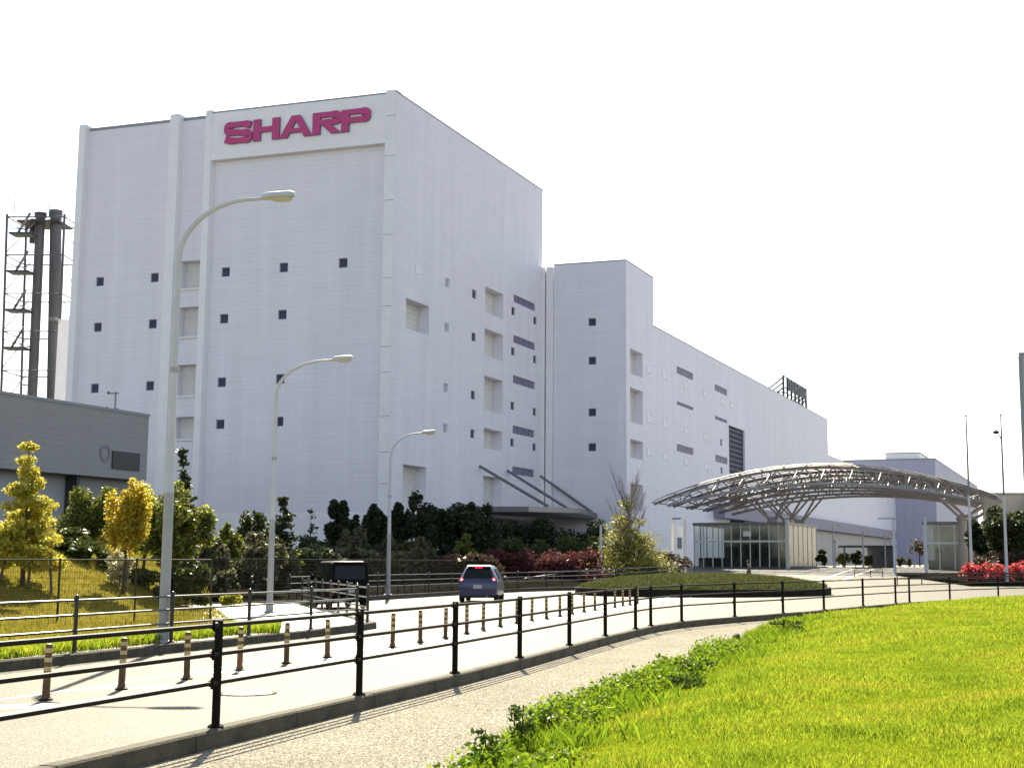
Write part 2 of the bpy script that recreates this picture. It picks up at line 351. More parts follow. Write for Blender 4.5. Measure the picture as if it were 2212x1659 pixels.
def plant(name, label, cat, px, pbase, ptop, Y, pw, m, kind='round', n=2500, leaf=.12, base=None, group=None, crown0=.3, seed=1, tr=.09, second=None, xn=1.0):
    """pixel columns and rows give the place; size follows from the distance Y"""
    g = random.Random(seed); top = dp(px, ptop, Y); bz = dp(px, pbase, Y).z if base is None else base
    x, z1 = top.x, top.z; r = pw/2*Y/FOC; H = z1-bz; zc = bz+H*crown0
    o = thing(name, (x, Y, bz), label, cat, group)
    if kind == 'cone': cl = cl_cone(x, Y, zc, z1-.02*H, r*.85, g, 11, 9)
    elif kind == 'tall': cl = cl_round(x, Y, (zc+z1)/2, r*.8, (z1-zc)/2*.85, g, 34)
    elif kind == 'band': 
        cl = []
        for i in range(int(18*xn)): 
            xx, yy = x+r*g.uniform(-1, 1), Y+g.uniform(-.8, .8); zb = max(bz, lawn_z(xx, yy) if Y < 58 else bz); hh = max(z1-zb, .75) if Y < 58 else H
            cl += [(xx, yy, zb+hh*g.uniform(.1, .85), r*.14+.25, .6, hh*.22)]
    else: cl = cl_round(x, Y, (zc+z1)/2, r*.8, (z1-zc)/2*.82, g, 42)
    leaves('crown', cl, n, leaf, m, o, (x, Y, bz), seed)
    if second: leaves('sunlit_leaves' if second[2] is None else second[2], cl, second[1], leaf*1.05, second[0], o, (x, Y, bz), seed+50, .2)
    mb = MB((x, Y, bz)); trunk(mb, (x, Y, bz-.15), (x, Y, zc+(z1-zc)*.8), tr, g, cl, 8); mb.build('trunk', M['trunk'], o, True)
    return o

# ================================================================== SETTING
b = MB()
ys = [-60, 0, 40, 88]+[88+62*i/8 for i in range(1, 9)]+[400, 900, 2500]
for a, c in zip(ys, ys[1:]): b.quad((-1800, a, gz(a)-.03), (1800, a, gz(a)-.03), (1800, c, gz(c)-.03), (-1800, c, gz(c)-.03))
structure('ground', b, M['farground'], 'pale bare ground reaching to the horizon')
b = MB()
ys = [-6, 0, 10, 20, 40, 60, 88, 96, 104, 112, 118]
for a, c in zip(ys, ys[1:]): b.quad((-60, a, gz(a)), (70, a, gz(a)), (70, c, gz(c)), (-60, c, gz(c)))
road = structure('road', b, M['road'], 'sunlit asphalt road curving past the kerb and the island')
b = MB()
ys = [118.01, 124, 130, 136, 142, 150, 260]
for a, c in zip(ys, ys[1:]): b.quad((-2, a, gz(a)+.004), (60, a, gz(a)+.004), (60, c, gz(c)+.004), (-2, c, gz(c)+.004))
plaza = structure('plaza', b, M['plaza'], 'shaded grey asphalt forecourt in front of the glass pavilion')

# near kerb
KP = [(-5.9, 2.6, 0), (-4.85, 6.85, 0), (-4.1, 10.05, 0), (-3.36, 13.26, 0), (-2.61, 16.49, 0), (-1.86, 19.7, 0), (-1.17, 22.9, 0), (-.47, 26.4, 0), (.19, 29.7, 0), (.88, 32.9, 0), (1.28, 34.6, 0), (2.15, 37.2, 0), (3.78, 40.4, 0), (5.45, 43.2, 0), (7.15, 46.5, 0), (9.1, 50.5, 0), (10.9, 53.9, 0), (11.7, 55.3, 0), (14.0, 58.6, 0), (16.95, 62.4, 0), (20.2, 66.2, 0), (23.6, 69.8, 0)]
KH = .17
kl = curve_pts(KP, .5)
b = MB()
L0, R0 = offset_line(kl, -.06), offset_line(kl, .06)
for i in range(len(kl)-1): b.quad(L0[i]+Vector((0, 0, .03)), R0[i]+Vector((0, 0, .03)), R0[i+1]+Vector((0, 0, .03)), L0[i+1]+Vector((0, 0, .03)))
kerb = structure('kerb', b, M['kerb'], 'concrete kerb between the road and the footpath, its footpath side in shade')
ks = curve_pts(KP, 2.0)
for p, q in zip(ks, ks[1:]):
    d = (q-p); d.z = 0; ang = math.atan2(d.y, d.x); mid = (p+q)/2; ln = d.length-.014
    b = MB(mid, ang); h = KH+rnd.uniform(-.004, .004); t = Vector((math.cos(ang), math.sin(ang), 0)); nr = Vector((t.y, -t.x, 0))
    e = .018
    prof = [(-.09, -.02), (-.085, h-e), (-.07, h), (.07, h), (.085, h-e), (.09, -.02)]
    A = [b.pt(mid-t*ln/2+nr*x+Vector((0, 0, z))) for x, z in prof]; B = [b.pt(mid+t*ln/2+nr*x+Vector((0, 0, z))) for x, z in prof]
    for i in range(5): b.face((A[i], A[i+1], B[i+1], B[i]))
    b.face(A[::-1]); b.face(B)
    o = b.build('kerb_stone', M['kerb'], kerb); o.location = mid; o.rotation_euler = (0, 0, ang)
# footpath to the right of the kerb
b = MB(); RR = offset_line(kl, .0); FAR = offset_line(kl, 9.0)
for i in range(len(kl)-1): b.quad(RR[i]+Vector((0, 0, .012)), FAR[i]+Vector((0, 0, .012)), FAR[i+1]+Vector((0, 0, .012)), RR[i+1]+Vector((0, 0, .012)))
structure('footpath', b, M['walk'], 'speckled aggregate footpath between the kerb and the grass slope')

# road markings: the strip the lane posts stand on
DEL = [(-7.15, 14.9), (-6.82, 16.3), (-6.51, 17.71), (-6.09, 19.19), (-5.71, 20.85), (-5.37, 22.5), (-5.0, 24.1), (-4.61, 25.6), (-3.92, 28.71), (-3.59, 30.45), (-3.26, 32.24), (-2.96, 34.1), (-2.72, 35.9), (-2.45, 38.1), (-2.13, 40.1), (-1.8, 41.78), (-1.44, 43.4), (-1.09, 45.2), (-.75, 47.2), (-.39, 49.4), (-.03, 51.2), (.34, 52.6), (.70, 54.4), (1.02, 56.0), (1.33, 57.6), (1.67, 59.4)]
dl = curve_pts([(-8.9, 8.5, 0)]+[(x, y, 0) for x, y in DEL]+[(4, 70, 0)], .5)
def strip(name, line, d0, d1, z, m, parent):
    a, c = offset_line(line, d0), offset_line(line, d1); b = MB()
    for i in range(len(line)-1): b.quad(a[i]+Vector((0, 0, z)), c[i]+Vector((0, 0, z)), c[i+1]+Vector((0, 0, z)), a[i+1]+Vector((0, 0, z)))
    return b.build(name, m, parent)
for d in (-.62, .48): strip('painted_line', dl, d, d+.13, .004, M['white'], road)
for k, i in enumerate(range(2, len(dl)-4, 5)):
    seg = dl[i:i+3]; b = MB(); a, c = offset_line(seg, -.46), offset_line(seg, .46)
    b.quad(a[0]+Vector((0, 0, .004)), c[1]+Vector((0, 0, .004)), c[2]+Vector((0, 0, .004)), a[1]+Vector((0, 0, .004))); b.build('painted_bar', M['white'], road)
# manhole
p = gp(535, 1498)
mh = thing('manhole_cover', (p.x, p.y, .004), 'pale round manhole cover lying in the near lane of the road', 'manhole cover')
b = MB(p); b.lathe(p, [(.30, .0), (.30, .006)], 28); b.build('lid', M['manhole'], mh)
b = MB(p)
for k in range(28):
    a0, a1 = 2*PI*k/28, 2*PI*(k+1)/28
    b.quad(*[p+Vector((math.cos(a)*r, math.sin(a)*r, .009)) for a, r in ((a0, .31), (a1, .31), (a1, .36), (a0, .36))])
b.build('rim', M['kerb'], mh)

# left verge (raised) with its kerb
VK = [(-15.2, -2, 0), (-12.9, 7, 0), (-10.8, 15, 0), (-8.85, 22.3, 0), (-8.1, 25.2, 0), (-7.3, 28.3, 0), (-6.55, 31.3, 0), (-5.9, 34.0, 0), (-5.5, 36.3, 0), (-5.52, 37.5, 0), (-5.95, 38.6, 0), (-7.2, 42.6, 0), (-8.6, 46.9, 0), (-9.8, 50.6, 0), (-10.9, 54.4, 0)]
vk = curve_pts(VK, .5)
b = MB(); poly = [(p.x, p.y) for p in offset_line(vk, -.17)]+[(-40, 60), (-48, 0)]
b.prism(poly, -.02, .15)
verge = structure('verge', b, M['pave'], 'raised pale paved verge left of the road, under the far fence')
b = MB(); b.prism([(p.x, p.y) for p in offset_line(vk, -.17)][:1]+[(p.x, p.y) for p in offset_line(vk, -.17)], .0, .005)
vkerb = structure('verge_kerb', b, M['kerb'], 'kerb round the verge nose left of the road')
ks = curve_pts(VK, 1.6)
for p, q in zip(ks, ks[1:]):
    d = (q-p); ang = math.atan2(d.y, d.x); mid = (p+q)/2; ln = d.length-.012
    b = MB(mid, ang); t = Vector((math.cos(ang), math.sin(ang), 0)); nr = Vector((t.y, -t.x, 0)); h = .165+rnd.uniform(-.003, .003)
    prof = [(-.17, -.02), (-.17, h), (-.02, h), (.0, h-.02), (.01, -.02)]
    A = [b.pt(mid-t*ln/2+nr*x+Vector((0, 0, z))) for x, z in prof]; B = [b.pt(mid+t*ln/2+nr*x+Vector((0, 0, z))) for x, z in prof]
    for i in range(4): b.face((A[i], A[i+1], B[i+1], B[i]))
    b.face(A[::-1]); b.face(B)
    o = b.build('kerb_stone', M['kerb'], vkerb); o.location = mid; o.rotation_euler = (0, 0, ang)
# lawn mound left
def lawn_z(x, y):
    z = .16+max(0, min(2.6, (-12.6-x)*.40))*sm((y-33)/13)
    return z
LX = [-46+1.1*i for i in range(35)]; LY = [4+1.2*i for i in range(52)]
def lawn_in(x, y):                                              # left of the paved strip
    lim = -9.15+(y-22)*.22 if y < 31 else -7.2-(y-31)*.30
    return x < lim-.1
b = MB()
for i in range(len(LX)-1):
    for j in range(len(LY)-1):
        x0, x1, y0, y1 = LX[i], LX[i+1], LY[j], LY[j+1]
        if lawn_in(x1, y0) and lawn_in(x1, y1):
            b.quad(*[(x, y, lawn_z(x, y)+.02) for x, y in ((x0, y0), (x1, y0), (x1, y1), (x0, y1))])
structure('lawn', b, M['lawn'], 'yellow green lawn sloping up to the left behind the far fence', smooth=True)
# far planting bed beyond the driveway
FK = [(-26, 44, 0), (-14.5, 52.5, 0), (-11.4, 57.2, 0), (-10.3, 62.5, 0), (-9.1, 67.1, 0), (-7.2, 74.5, 0), (-5.0, 82, 0), (-3.0, 86.5, 0), (-.6, 89.5, 0), (1.6, 92.5, 0), (3.2, 98, 0), (4.2, 106, 0), (5.0, 116, 0), (5.6, 126, 0)]
fk = curve_pts(FK, 1.0)
b = MB()
pl = [(p.x, p.y) for p in fk]+[(4, 172), (-30, 170), (-90, 160), (-90, 50)]
zt = [gz(p[1])+.18 for p in pl]
b.prism(pl, -.05, zt)
structure('planting_bed', b, M['soil'], 'dark soil bed between the far kerb and the factory')
b = MB(); a, c = offset_line(fk, -.16), offset_line(fk, .02)
for i in range(len(fk)-1):
    z0, z1 = gz(fk[i].y)+.2, gz(fk[i+1].y)+.2
    b.quad((a[i].x, a[i].y, z0), (c[i].x, c[i].y, z0), (c[i+1].x, c[i+1].y, z1), (a[i+1].x, a[i+1].y, z1))
    b.quad((c[i].x, c[i].y, z0), (c[i].x, c[i].y, -.05), (c[i+1].x, c[i+1].y, -.05), (c[i+1].x, c[i+1].y, z1))
structure('far_kerb', b, M['stone'], 'dark kerb along the far edge of the road')
# round island
IC = Vector((5.6, 78.0, 0)); IRX, IRY = 6.7, 7.6
def isl_pt(a, k=1.): return (IC.x+IRX*k*math.cos(a), IC.y+IRY*k*math.sin(a))
b = MB(); NI = 40
for i in range(NI):
    a0, a1 = 2*PI*i/NI, 2*PI*(i+1)/NI
    p, q, p2, q2 = isl_pt(a0), isl_pt(a1), isl_pt(a0, .965), isl_pt(a1, .965)
    b.quad((*p, -.02), (*q, -.02), (*q, .37), (*p, .37)); b.quad((*p, .37), (*q, .37), (*q2, .37), (*p2, .37))
isl = structure('island_wall', b, M['darkstone'], 'low dark stone wall round the grassed traffic island')
b = MB(); rings = []
for k, z in ((.965, .36), (.85, .58), (.65, .80), (.4, .93), (.15, .97)): rings.append([b.pt((*isl_pt(2*PI*i/NI, k), z)) for i in range(NI)])
for a, c in zip(rings, rings[1:]):
    for i in range(NI): b.face((a[i], a[(i+1) % NI], c[(i+1) % NI], c[i]))
b.face(rings[-1]); structure('island_turf', b, M['isl'], 'low mound of dull green turf inside the island wall', smooth=True)
# grass mound right
ME = [(-2.1, 2.5, 0), (-1.55, 7.5, 0), (-.99, 11.6, 0), (-.72, 14.3, 0), (-.05, 17.4, 0), (.72, 20.5, 0), (2.0, 26.0, 0), (3.1, 31.2, 0), (4.3, 37.2, 0), (5.75, 42.2, 0), (7.6, 46.0, 0), (9.6, 50.3, 0), (11.5, 54.0, 0), (14.5, 58.2, 0), (17.5, 62.0, 0), (24, 69, 0)]
me_ = curve_pts(ME, .6)
mex = np.array([p.x for p in me_]); mey = np.array([p.y for p in me_])
def mound_d(x, y):                                              # distance inside the mound edge (approx. metres)
    return (x-np.interp(y, mey, mex))*.86
def mound_z(x, y):
    d = np.clip(mound_d(x, y)/2.2, 0, 1); d2 = np.clip(mound_d(x, y)/9, 0, 1)
    return .02+.22*d*d*(3-2*d)+.25*d2*d2*(3-2*d2)
b = MB(); rows = []
offs = [0, .25, .6, 1.1, 1.8, 2.6, 4, 6, 9, 14, 22, 40]
for p in me_: rows.append([b.pt((p.x+o, p.y, float(mound_z(p.x+o, p.y)))) for o in offs])
for a, c in zip(rows, rows[1:]):
    for i in range(len(offs)-1): b.face((a[i], a[i+1], c[i+1], c[i]))
structure('grass_slope', b, M['turf'], 'bright green grass slope filling the lower right, beside the footpath', smooth=True)
b = MB(); b.prism([(24, 95), (60, 95), (60, 118), (24, 118)], -.1, [gz(95)+.25, gz(95)+.25, gz(118)+.25, gz(118)+.25])
structure('flower_bed', b, M['soil'], 'raised bed under the red azaleas at the right')

# ================================================================== FACTORY
def wall(mb, o, ax, nrm, x0, x1, z0, z1, holes):
    """rectangle with recessed openings; holes = (x0, z0, x1, z1, depth)"""
    o, ax, nrm = Vector(o), Vector(ax), Vector(nrm)
    xs = sorted({x0, x1, *[h[0] for h in holes], *[h[2] for h in holes]}); zs = sorted({z0, z1, *[h[1] for h in holes], *[h[3] for h in holes]})
    xs = [x for x in xs if x0 <= x <= x1]; zs = [z for z in zs if z0 <= z <= z1]
    P = lambda x, z, d=0: o+ax*x+Vector((0, 0, z))-nrm*d
    for xa, xb in zip(xs, xs[1:]):
        for za, zb in zip(zs, zs[1:]):
            cx, cz = (xa+xb)/2, (za+zb)/2
            if any(h[0] < cx < h[2] and h[1] < cz < h[3] for h in holes): continue
            mb.quad(P(xa, za), P(xb, za), P(xb, zb), P(xa, zb))
    for a, c, d, e, dep in holes:
        for (q, r_), (s, t) in (((a, c), (a, e)), ((a, e), (d, e)), ((d, e), (d, c)), ((d, c), (a, c))):
            mb.quad(P(q, r_), P(s, t), P(s, t, dep), P(q, r_, dep))
PROTO = {}
def opening(kind, parent, pos, rz, w, h, panes=1, m=None, frame=True):
    """window / roller door part set into a recess; local x = width, -y = outwards"""
    key = (kind, round(w, 2), round(h, 2), panes, m)
    if key in PROTO:
        o = dup(PROTO[key], pos, parent, rz=rz); return o
    b = MB(); fw = .06
    if kind == 'roller_door':
        b.bx((-w/2, 0, -h/2), (w/2, .05, h/2))
        n = 6
        for i in range(n): b.bx((-w/2+.05, -.03, -h/2+h*(i+.08)/n), (w/2-.05, .0, -h/2+h*(i+.92)/n))
        o = b.build(kind, M['door'], parent)
        b = MB(); b.bx((-w/2, -1.06, -h/2-.16), (w/2, .0, -h/2-.002)); s = b.build('sill', M['trim'], o)
    elif panes > 1:
        b.bx((-w/2, .0, -h/2), (w/2, .06, h/2)); o = b.build(kind, M['frame'], parent)
        pw = w/panes
        pm = MB(); pm.bx((-pw/2+.07, -.05, -h/2+.06), (pw/2-.07, -.001, h/2-.06)); p0 = pm.build('pane', M[m or 'louvre'], o)
        for i in range(panes):
            q = p0 if i == 0 else dup(p0, parent=o)
            q.location = (-w/2+pw*(i+.5), 0, 0)
    else:
        b.bx((-w/2+fw, 0, -h/2+fw), (w/2-fw, .04, h/2-fw)); o = b.build(kind, M[m or 'pane'], parent)
        if frame:
            f = MB()
            for s in (-1, 1):
                f.bx((s*w/2, -.03, -h/2), (s*(w/2-fw), .05, h/2)); f.bx((-w/2+fw, -.03, s*h/2), (w/2-fw, .05, s*(h/2-fw)))
            f.build('window_frame', M['frame'] if m != 'palepane' else M['trim'], o)
    o.location = pos; o.rotation_euler = (0, 0, rz); PROTO[key] = o
    return o
UF, NF = (1, 0, 0), (0, -1, 0)          # front faces look along -v
US, NS = (0, 1, 0), (1, 0, 0)           # side faces look along +u
SIDE = PI/2
def front_win(par, mb_holes, u, z, w=.9, h=.9, v=0., kind='window', dep=.16, **k):
    mb_holes.append((u-w/2, z-h/2, u+w/2, z+h/2, dep)); opening(kind, par, (u, v+dep, z), 0, w, h, **k)
def side_win(par, mb_holes, t, z, w=1.05, h=.88, u=0., kind='window', dep=.16, **k):
    mb_holes.append((t-w/2, z-h/2, t+w/2, z+h/2, dep)); opening(kind, par, (u-dep, t, z), SIDE, w, h, **k)

H1 = 44.6
tower = thing('factory_building', C0, 'tall white factory block with large red letters at its top', 'factory', rz=YA)
WV = .7                                   # recessed bays lie behind the pilaster faces
hl, hm, hr, hs = [], [], [], []
for u in (-32.15, -25.85): 
    for z in (28.93, 24.4, 18.4): front_win(tower, hl, u, z, v=WV)
for u, zs in ((-17.93, (28.97, 24.48, 18.43, 14.48)), (-11.67, (29.0, 24.53, 18.5, 14.54)), (-5.45, (29.03,))):
    for z in zs: front_win(tower, hr, u, z, v=WV)
for z0, z1 in ((27.62, 30.33), (22.95, 25.83), (17.3, 20.28), (13.2, 15.3)):
    hm.append((-22.95, z0, -20.45, z1, 1.0)); opening('roller_door', tower, (-21.7, WV+.9, (z0+z1)/2), 0, 2.5, z1-z0)
b = MB(); wall(b, (0, WV, 0), UF, NF, -34.2, -24.35, 0, H1-.3, hl); b.build('wall', M['clad'], tower)
b = MB(); wall(b, (0, WV, 0), UF, NF, -23.3, -20.3, 0, H1-.3, hm); b.build('wall', M['clad'], tower)
b = MB(); wall(b, (0, WV, 0), UF, NF, -19.6, -1.03, 0, 39.85, hr); b.build('wall', M['clad'], tower)
for u0, u1 in ((-34.95, -34.2), (-24.35, -23.3), (-20.3, -19.6)):
    b = MB(); b.bx((u0, -.02, 0), (u1, 2, H1+.25)); b.build('pilaster', M['trim'], tower)
b = MB(); b.bx((-19.6, .03, 39.85), (-1.03, 2, H1-.1)); b.build('sign_band', M['trim'], tower)
b = MB(); b.bx((-19.55, WV-.06, 0), (-1.06, WV+.2, 6.1)); b.build('plinth', M['trim'], tower)
# corner trim made of stacked pieces
zc = [0, 4.5, 8.6, 11.4, 14.6, 18.6, 20.9, 24.6, 27.2, 31.2, 34.4, 38.6, 42.4, H1+.25]
for a, c in zip(zc, zc[1:]):
    b = MB(); b.bx((-1.03, -.02, a+.02), (-.006, 1.1, c-.02)); b.build('trim_panel', M['trim'], tower)
# side face
for t, zs in ((11.9, (28.87, 24.45, 18.48, 14.54)),):
    for z in zs: side_win(tower, hs, t, z, m='palepane')
for t, zs in ((18.55, (28.9, 24.46, 18.5, 14.56)), (29.3, (28.9, 24.45, 18.5, 14.52)), (35.96, (28.9, 24.45, 18.5, 14.52))):
    for z in zs: side_win(tower, hs, t, z)
for t0, t1, z0, z1 in ((2.85, 7.83, 23.0, 25.82), (21.4, 26.43, 27.53, 30.25), (21.4, 26.4, 22.97, 25.82), (21.45, 26.43, 17.3, 20.88), (21.45, 26.44, 13.34, 15.43), (2.87, 7.82, 6.6, 10.52), (21.45, 26.4, 6.9, 10.53)):
    hs.append((t0, z0, t1, z1, 1.15)); opening('roller_door', tower, (-1.1, (t0+t1)/2, (z0+z1)/2), SIDE, t1-t0, z1-z0)
for z in (30.38, 25.88, 21.45, 15.97, 11.55): side_win(tower, hs, 32.67, z, 6.6, .85, kind='ribbon_window', panes=4)
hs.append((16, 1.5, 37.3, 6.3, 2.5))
b = MB(); wall(b, (0, 0, 0), US, NS, 0.0, 38.2, 0, H1, hs); b.build('wall', M['clad'], tower)
b = MB(); b.bx((-2.6, 16, 1.5), (-2.5, 37.3, 6.3)); b.build('shade_panel', M['dark'], tower)  # dark panel put in for the shade beneath the canopy
b = MB(); b.box((.02, 5.2, 28.9), (.05, 1.0, .8)); b.build('wall_hatch', M['trim'], tower)
# body behind, roof, caps
b = MB(); b.quad((-34.95, 2, 0), (-34.95, 38.2, 0), (-34.95, 38.2, H1), (-34.95, 2, H1)); b.quad((-34.95, 38.2, 0), (0, 38.2, 0), (0, 38.2, H1), (-34.95, 38.2, H1)); b.build('rear_wall', M['clad'], tower)
b = MB(); b.bx((-34.9, .75, H1-.9), (-.3, 38.0, H1-.7)); b.build('roof', M['roof'], tower)
b = MB(); b.bx((-34.9, .68, H1-.3), (-19.6, 1.0, H1+.02)); b.bx((-19.6, .02, H1-.1), (-1.03, .4, H1+.06)); b.bx((-.3, 0, H1), (.03, 38.2, H1+.12)); b.build('parapet_cap', M['cap'], tower)

# the five letters
def stroke(b, pts, th, dep, closed=False):
    """ribbon of given (horizontal-run, vertical-run) thickness, extruded from y=0 back to y=dep"""
    n = len(pts); L_, R_ = [], []
    for i in range(n):
        p = Vector(pts[i]); t = Vector(pts[min(i+1, n-1)])-Vector(pts[max(i-1, 0)]); t.normalize(); nn = Vector((-t.y, t.x))
        w = abs(nn.x)*th[1]+abs(nn.y)*th[0]
        L_.append(p+nn*w/2); R_.append(p-nn*w/2)
    outline(b, L_+R_[::-1], dep, [(i, i+1, 2*n-2-i, 2*n-1-i) for i in range(n-1)])
def outline(b, pts, dep, faces=None):
    F_ = [b.pt((p[0], 0, p[1])) for p in pts]; K = [b.pt((p[0], dep, p[1])) for p in pts]; n = len(pts)
    b.cur = 0
    for f in (faces or [tuple(range(n))]): b.face([F_[i] for i in f])
    b.cur = 1
    for i in range(n): b.face((F_[i], F_[(i+1) % n], K[(i+1) % n], K[i]))
    b.cur = 0
def arc(cx, cy, rx, ry, a0, a1, n=12): return [(cx+rx*math.cos(R(a0+(a1-a0)*i/n)), cy+ry*math.sin(R(a0+(a1-a0)*i/n))) for i in range(n+1)]
def flip(bb):                                  # letter is drawn in x, z and faces -v
    pass
HH, TH, TV = 2.12, .52, .80                    # cap height, bar thickness, stem thickness
def letter_mesh(ch):
    b = MB()
    if ch == 'S':
        hb, W = TH/2, 3.0
        pts = [(W-.12, HH-.42)]+arc(1.95, HH-hb-.30, .85, .30, 45, 90, 4)+[(1.3, HH-hb)]+arc(.95, (HH-hb+HH/2)/2+.02, .58, (HH/2-hb)/2-.02, 100, 250, 10)+[(1.2, HH/2+.03), (1.8, HH/2-.05)]+arc(2.05, (hb+HH/2)/2-.02, .58, (HH/2-hb)/2-.02, 80, -80, 10)+[(1.6, hb), (.8, hb+.02), (.1, hb+.24)]
        stroke(b, pts, (TH, TV), .18)
    if ch == 'H':
        outline(b, [(0, 0), (TV, 0), (TV, HH), (0, HH)], .18); outline(b, [(2.85-TV, 0), (2.85, 0), (2.85, HH), (2.85-TV, HH)], .18)
        outline(b, [(TV, .82), (2.85-TV, .82), (2.85-TV, .82+TH), (TV, .82+TH)], .18)
    if ch == 'A':
        W, tw, s = 3.5, .92, .86
        c = W/2
        xl = lambda z: (c-tw/2)*z/HH
        xi = lambda z: s+(c-s)*min(1, z/(HH-.52))
        outline(b, [(0, 0), (s, 0), (xi(.45), .45), (xi(.45+.42), .87), (c, HH-.52), (c, HH), (c-tw/2, HH)], .18, [(0, 1, 2, 3, 4, 6), (4, 5, 6)])
        outline(b, [(W, 0), (c+tw/2, HH), (c, HH), (c, HH-.52), (W-xi(.87), .87), (W-xi(.45), .45), (W-s, 0)], .18, [(0, 1, 3, 4, 5, 6), (1, 2, 3)])
        outline(b, [(xi(.45), .45), (W-xi(.45), .45), (W-xi(.87), .87), (xi(.87), .87)], .18)
    if ch in 'RP':
        outline(b, [(0, 0), (TV, 0), (TV, HH), (0, HH)], .18)
        lo = .83+TH/2 if ch == 'P' else .88+TH/2
        ry = (HH-TH/2-lo)/2
        pts = [(TV, HH-TH/2)]+arc(2.05, lo+ry, .55, ry, 90, -90, 14)+[(TV, lo)]
        stroke(b, pts, (TH, TV), .18)
        if ch == 'R': outline(b, [(1.0, .88-.002), (1.95, .88-.002), (3.0, 0), (1.98, 0)], .18)
    return b
for ch, u in zip('SHARP', (-18.08, -14.93, -12.1, -8.56, -5.55)):
    o = letter_mesh(ch).build('letter', [M['letter'], M['letterside']], tower); o.location = (u, -.17, 41.23)
# slanting rods and slab over the dock
cano = MB(); cano.prism([(.05, 14), (7.9, 14), (7.4, 30), (6.2, 43), (1.5, 43), (1.5, 38.1), (.05, 38.1)], [6.55, 6.5, 6.9, 6.5, 6.5, 6.6, 6.7], [7.1, 7.0, 7.4, 7.0, 7.0, 7.1, 7.2])
ca = cano.build('dock_canopy', M['steel'], tower)
for t, zt, te, ue in ((20.42, 11.43, 20.4, 7.5), (27.9, 11.42, 27.9, 7.0), (37.9, 11.41, 37.9, 6.2)):
    b = MB(); b.tube([(.0, t, zt), (ue, te, 7.25)], .15, 8); b.build('tie_rod', M['steel'], ca)

# ------------------------------------------------------------------ long block
U2, T0 = 10.07, 38.4
lb = thing('factory_building', bw(0, 0), 'long white factory block stepping down behind the arched canopy', 'factory', rz=YA)
hf, hh, hlow = [], [], []
for z in (28.8, 24.37, 18.48, 14.54): front_win(lb, hf, 6.02, z, v=T0)
for z0, z1 in ((22.95, 25.81), (17.43, 21.36), (13.38, 15.48), (7.6, 10.51)):
    hh.append((39.85, z0, 44.8, z1, 1.15)); opening('roller_door', lb, (U2-1.1, 42.32, (z0+z1)/2), SIDE, 4.95, z1-z0)
b = MB(); wall(b, (0, T0, 0), UF, NF, 1.35, U2, 0, 35.7, hf); b.build('wall', M['clad2'], lb)
for u0, u1 in ((.006, .45), (.62, 1.3)):
    b = MB(); b.bx((u0, T0-.55, 0), (u1, T0+2, 35.4)); b.build('pilaster', M['trim'], lb)
for t, z, w, h, n in ((63.7, 25.85, 8.1, .92, 6), (83.1, 25.85, 7.25, .92, 6), (63.65, 21.63, 8.1, .42, 6), (83.0, 21.65, 7.2, .45, 6), (63.5, 16.0, 8.1, .9, 6), (82.9, 16.0, 7.2, .95, 6)):
    side_win(lb, hh, t, z, w, h, u=U2, kind='ribbon_window', panes=n)
for z in (18.42, 14.5): side_win(lb, hh, 82.9, z, 1.1, .9, u=U2)
for t in (248, 258.8, 269.4, 279.9, 290.4, 301.1): side_win(lb, hlow, t, 16.2, .55, .95, u=U2, frame=False)
hh.append((87.5, 3.0, 97.7, 21.3, .3))
b = MB(); wall(b, (U2, 0, 0), US, NS, T0, 49.5, 0, 35.7, [h for h in hh if h[0] < 49]); b.build('wall', M['clad2'], lb)
b = MB(); wall(b, (U2, 0, 0), US, NS, 49.5, 171.7, 0, 29.8, [h for h in hh if h[0] > 49]); b.build('wall', M['clad2'], lb)
b = MB(); wall(b, (U2, 0, 0), US, NS, 171.7, 312, 0, 22.7, hlow); b.build('wall', M['clad2'], lb)
for t, zs in ((47.1, (24.3, 18.45, 14.55)), (53.8, (24.35, 18.45, 14.53)), (63.7, (24.36, 18.45, 14.5)), (73.7, (24.35, 18.45, 14.45)), (83.2, (24.3,)), (89.3, (24.35,))):
    for z in zs:
        b = MB(); b.box((U2+.03, t, z), (.07, 1.1, .98)); o = b.build('wall_hatch', M['trim'], lb)
        c = MB(); c.box((U2+.06, t+.45, z-.42), (.1, .3, .08)); c.box((U2+.06, t+.45, z+.45), (.1, .3, .08)); c.build('hinge', M['frame'], o)
st = MB(); st.bx((U2-.34, 87.5, 3), (U2-.3, 97.7, 21.3)); st = st.build('stair_glazing', M['navy'], lb)
for i in range(25):
    z = 20.9-i*.715
    b = MB(); b.bx((U2-.3, 87.5, z-.035), (U2-.25, 97.7, z+.035)); b.build('transom', M['frame'], st)
b = MB(); b.bx((1.3, T0+2, 34.6), (U2-.3, 49.3, 34.8)); b.bx((-30, 49.6, 28.7), (U2-.3, 171, 28.9)); b.bx((-30, 171.8, 21.6), (U2-.3, 312, 21.8)); b.build('roof', M['roof'], lb)
b = MB(); b.quad((1.3, 49.5, 29.8), (U2, 49.5, 29.8), (U2, 49.5, 35.7), (1.3, 49.5, 35.7)); b.quad((-30, 171.7, 22.7), (U2, 171.7, 22.7), (U2, 171.7, 29.8), (-30, 171.7, 29.8)); b.quad((-30, 49.5, 0), (-30, 171.7, 0), (-30, 171.7, 29.8), (-30, 49.5, 29.8)); b.quad((1.3, T0, 0), (1.3, 49.5, 0), (1.3, 49.5, 35.7), (1.3, T0, 35.7)); b.build('rear_wall', M['clad2'], lb)
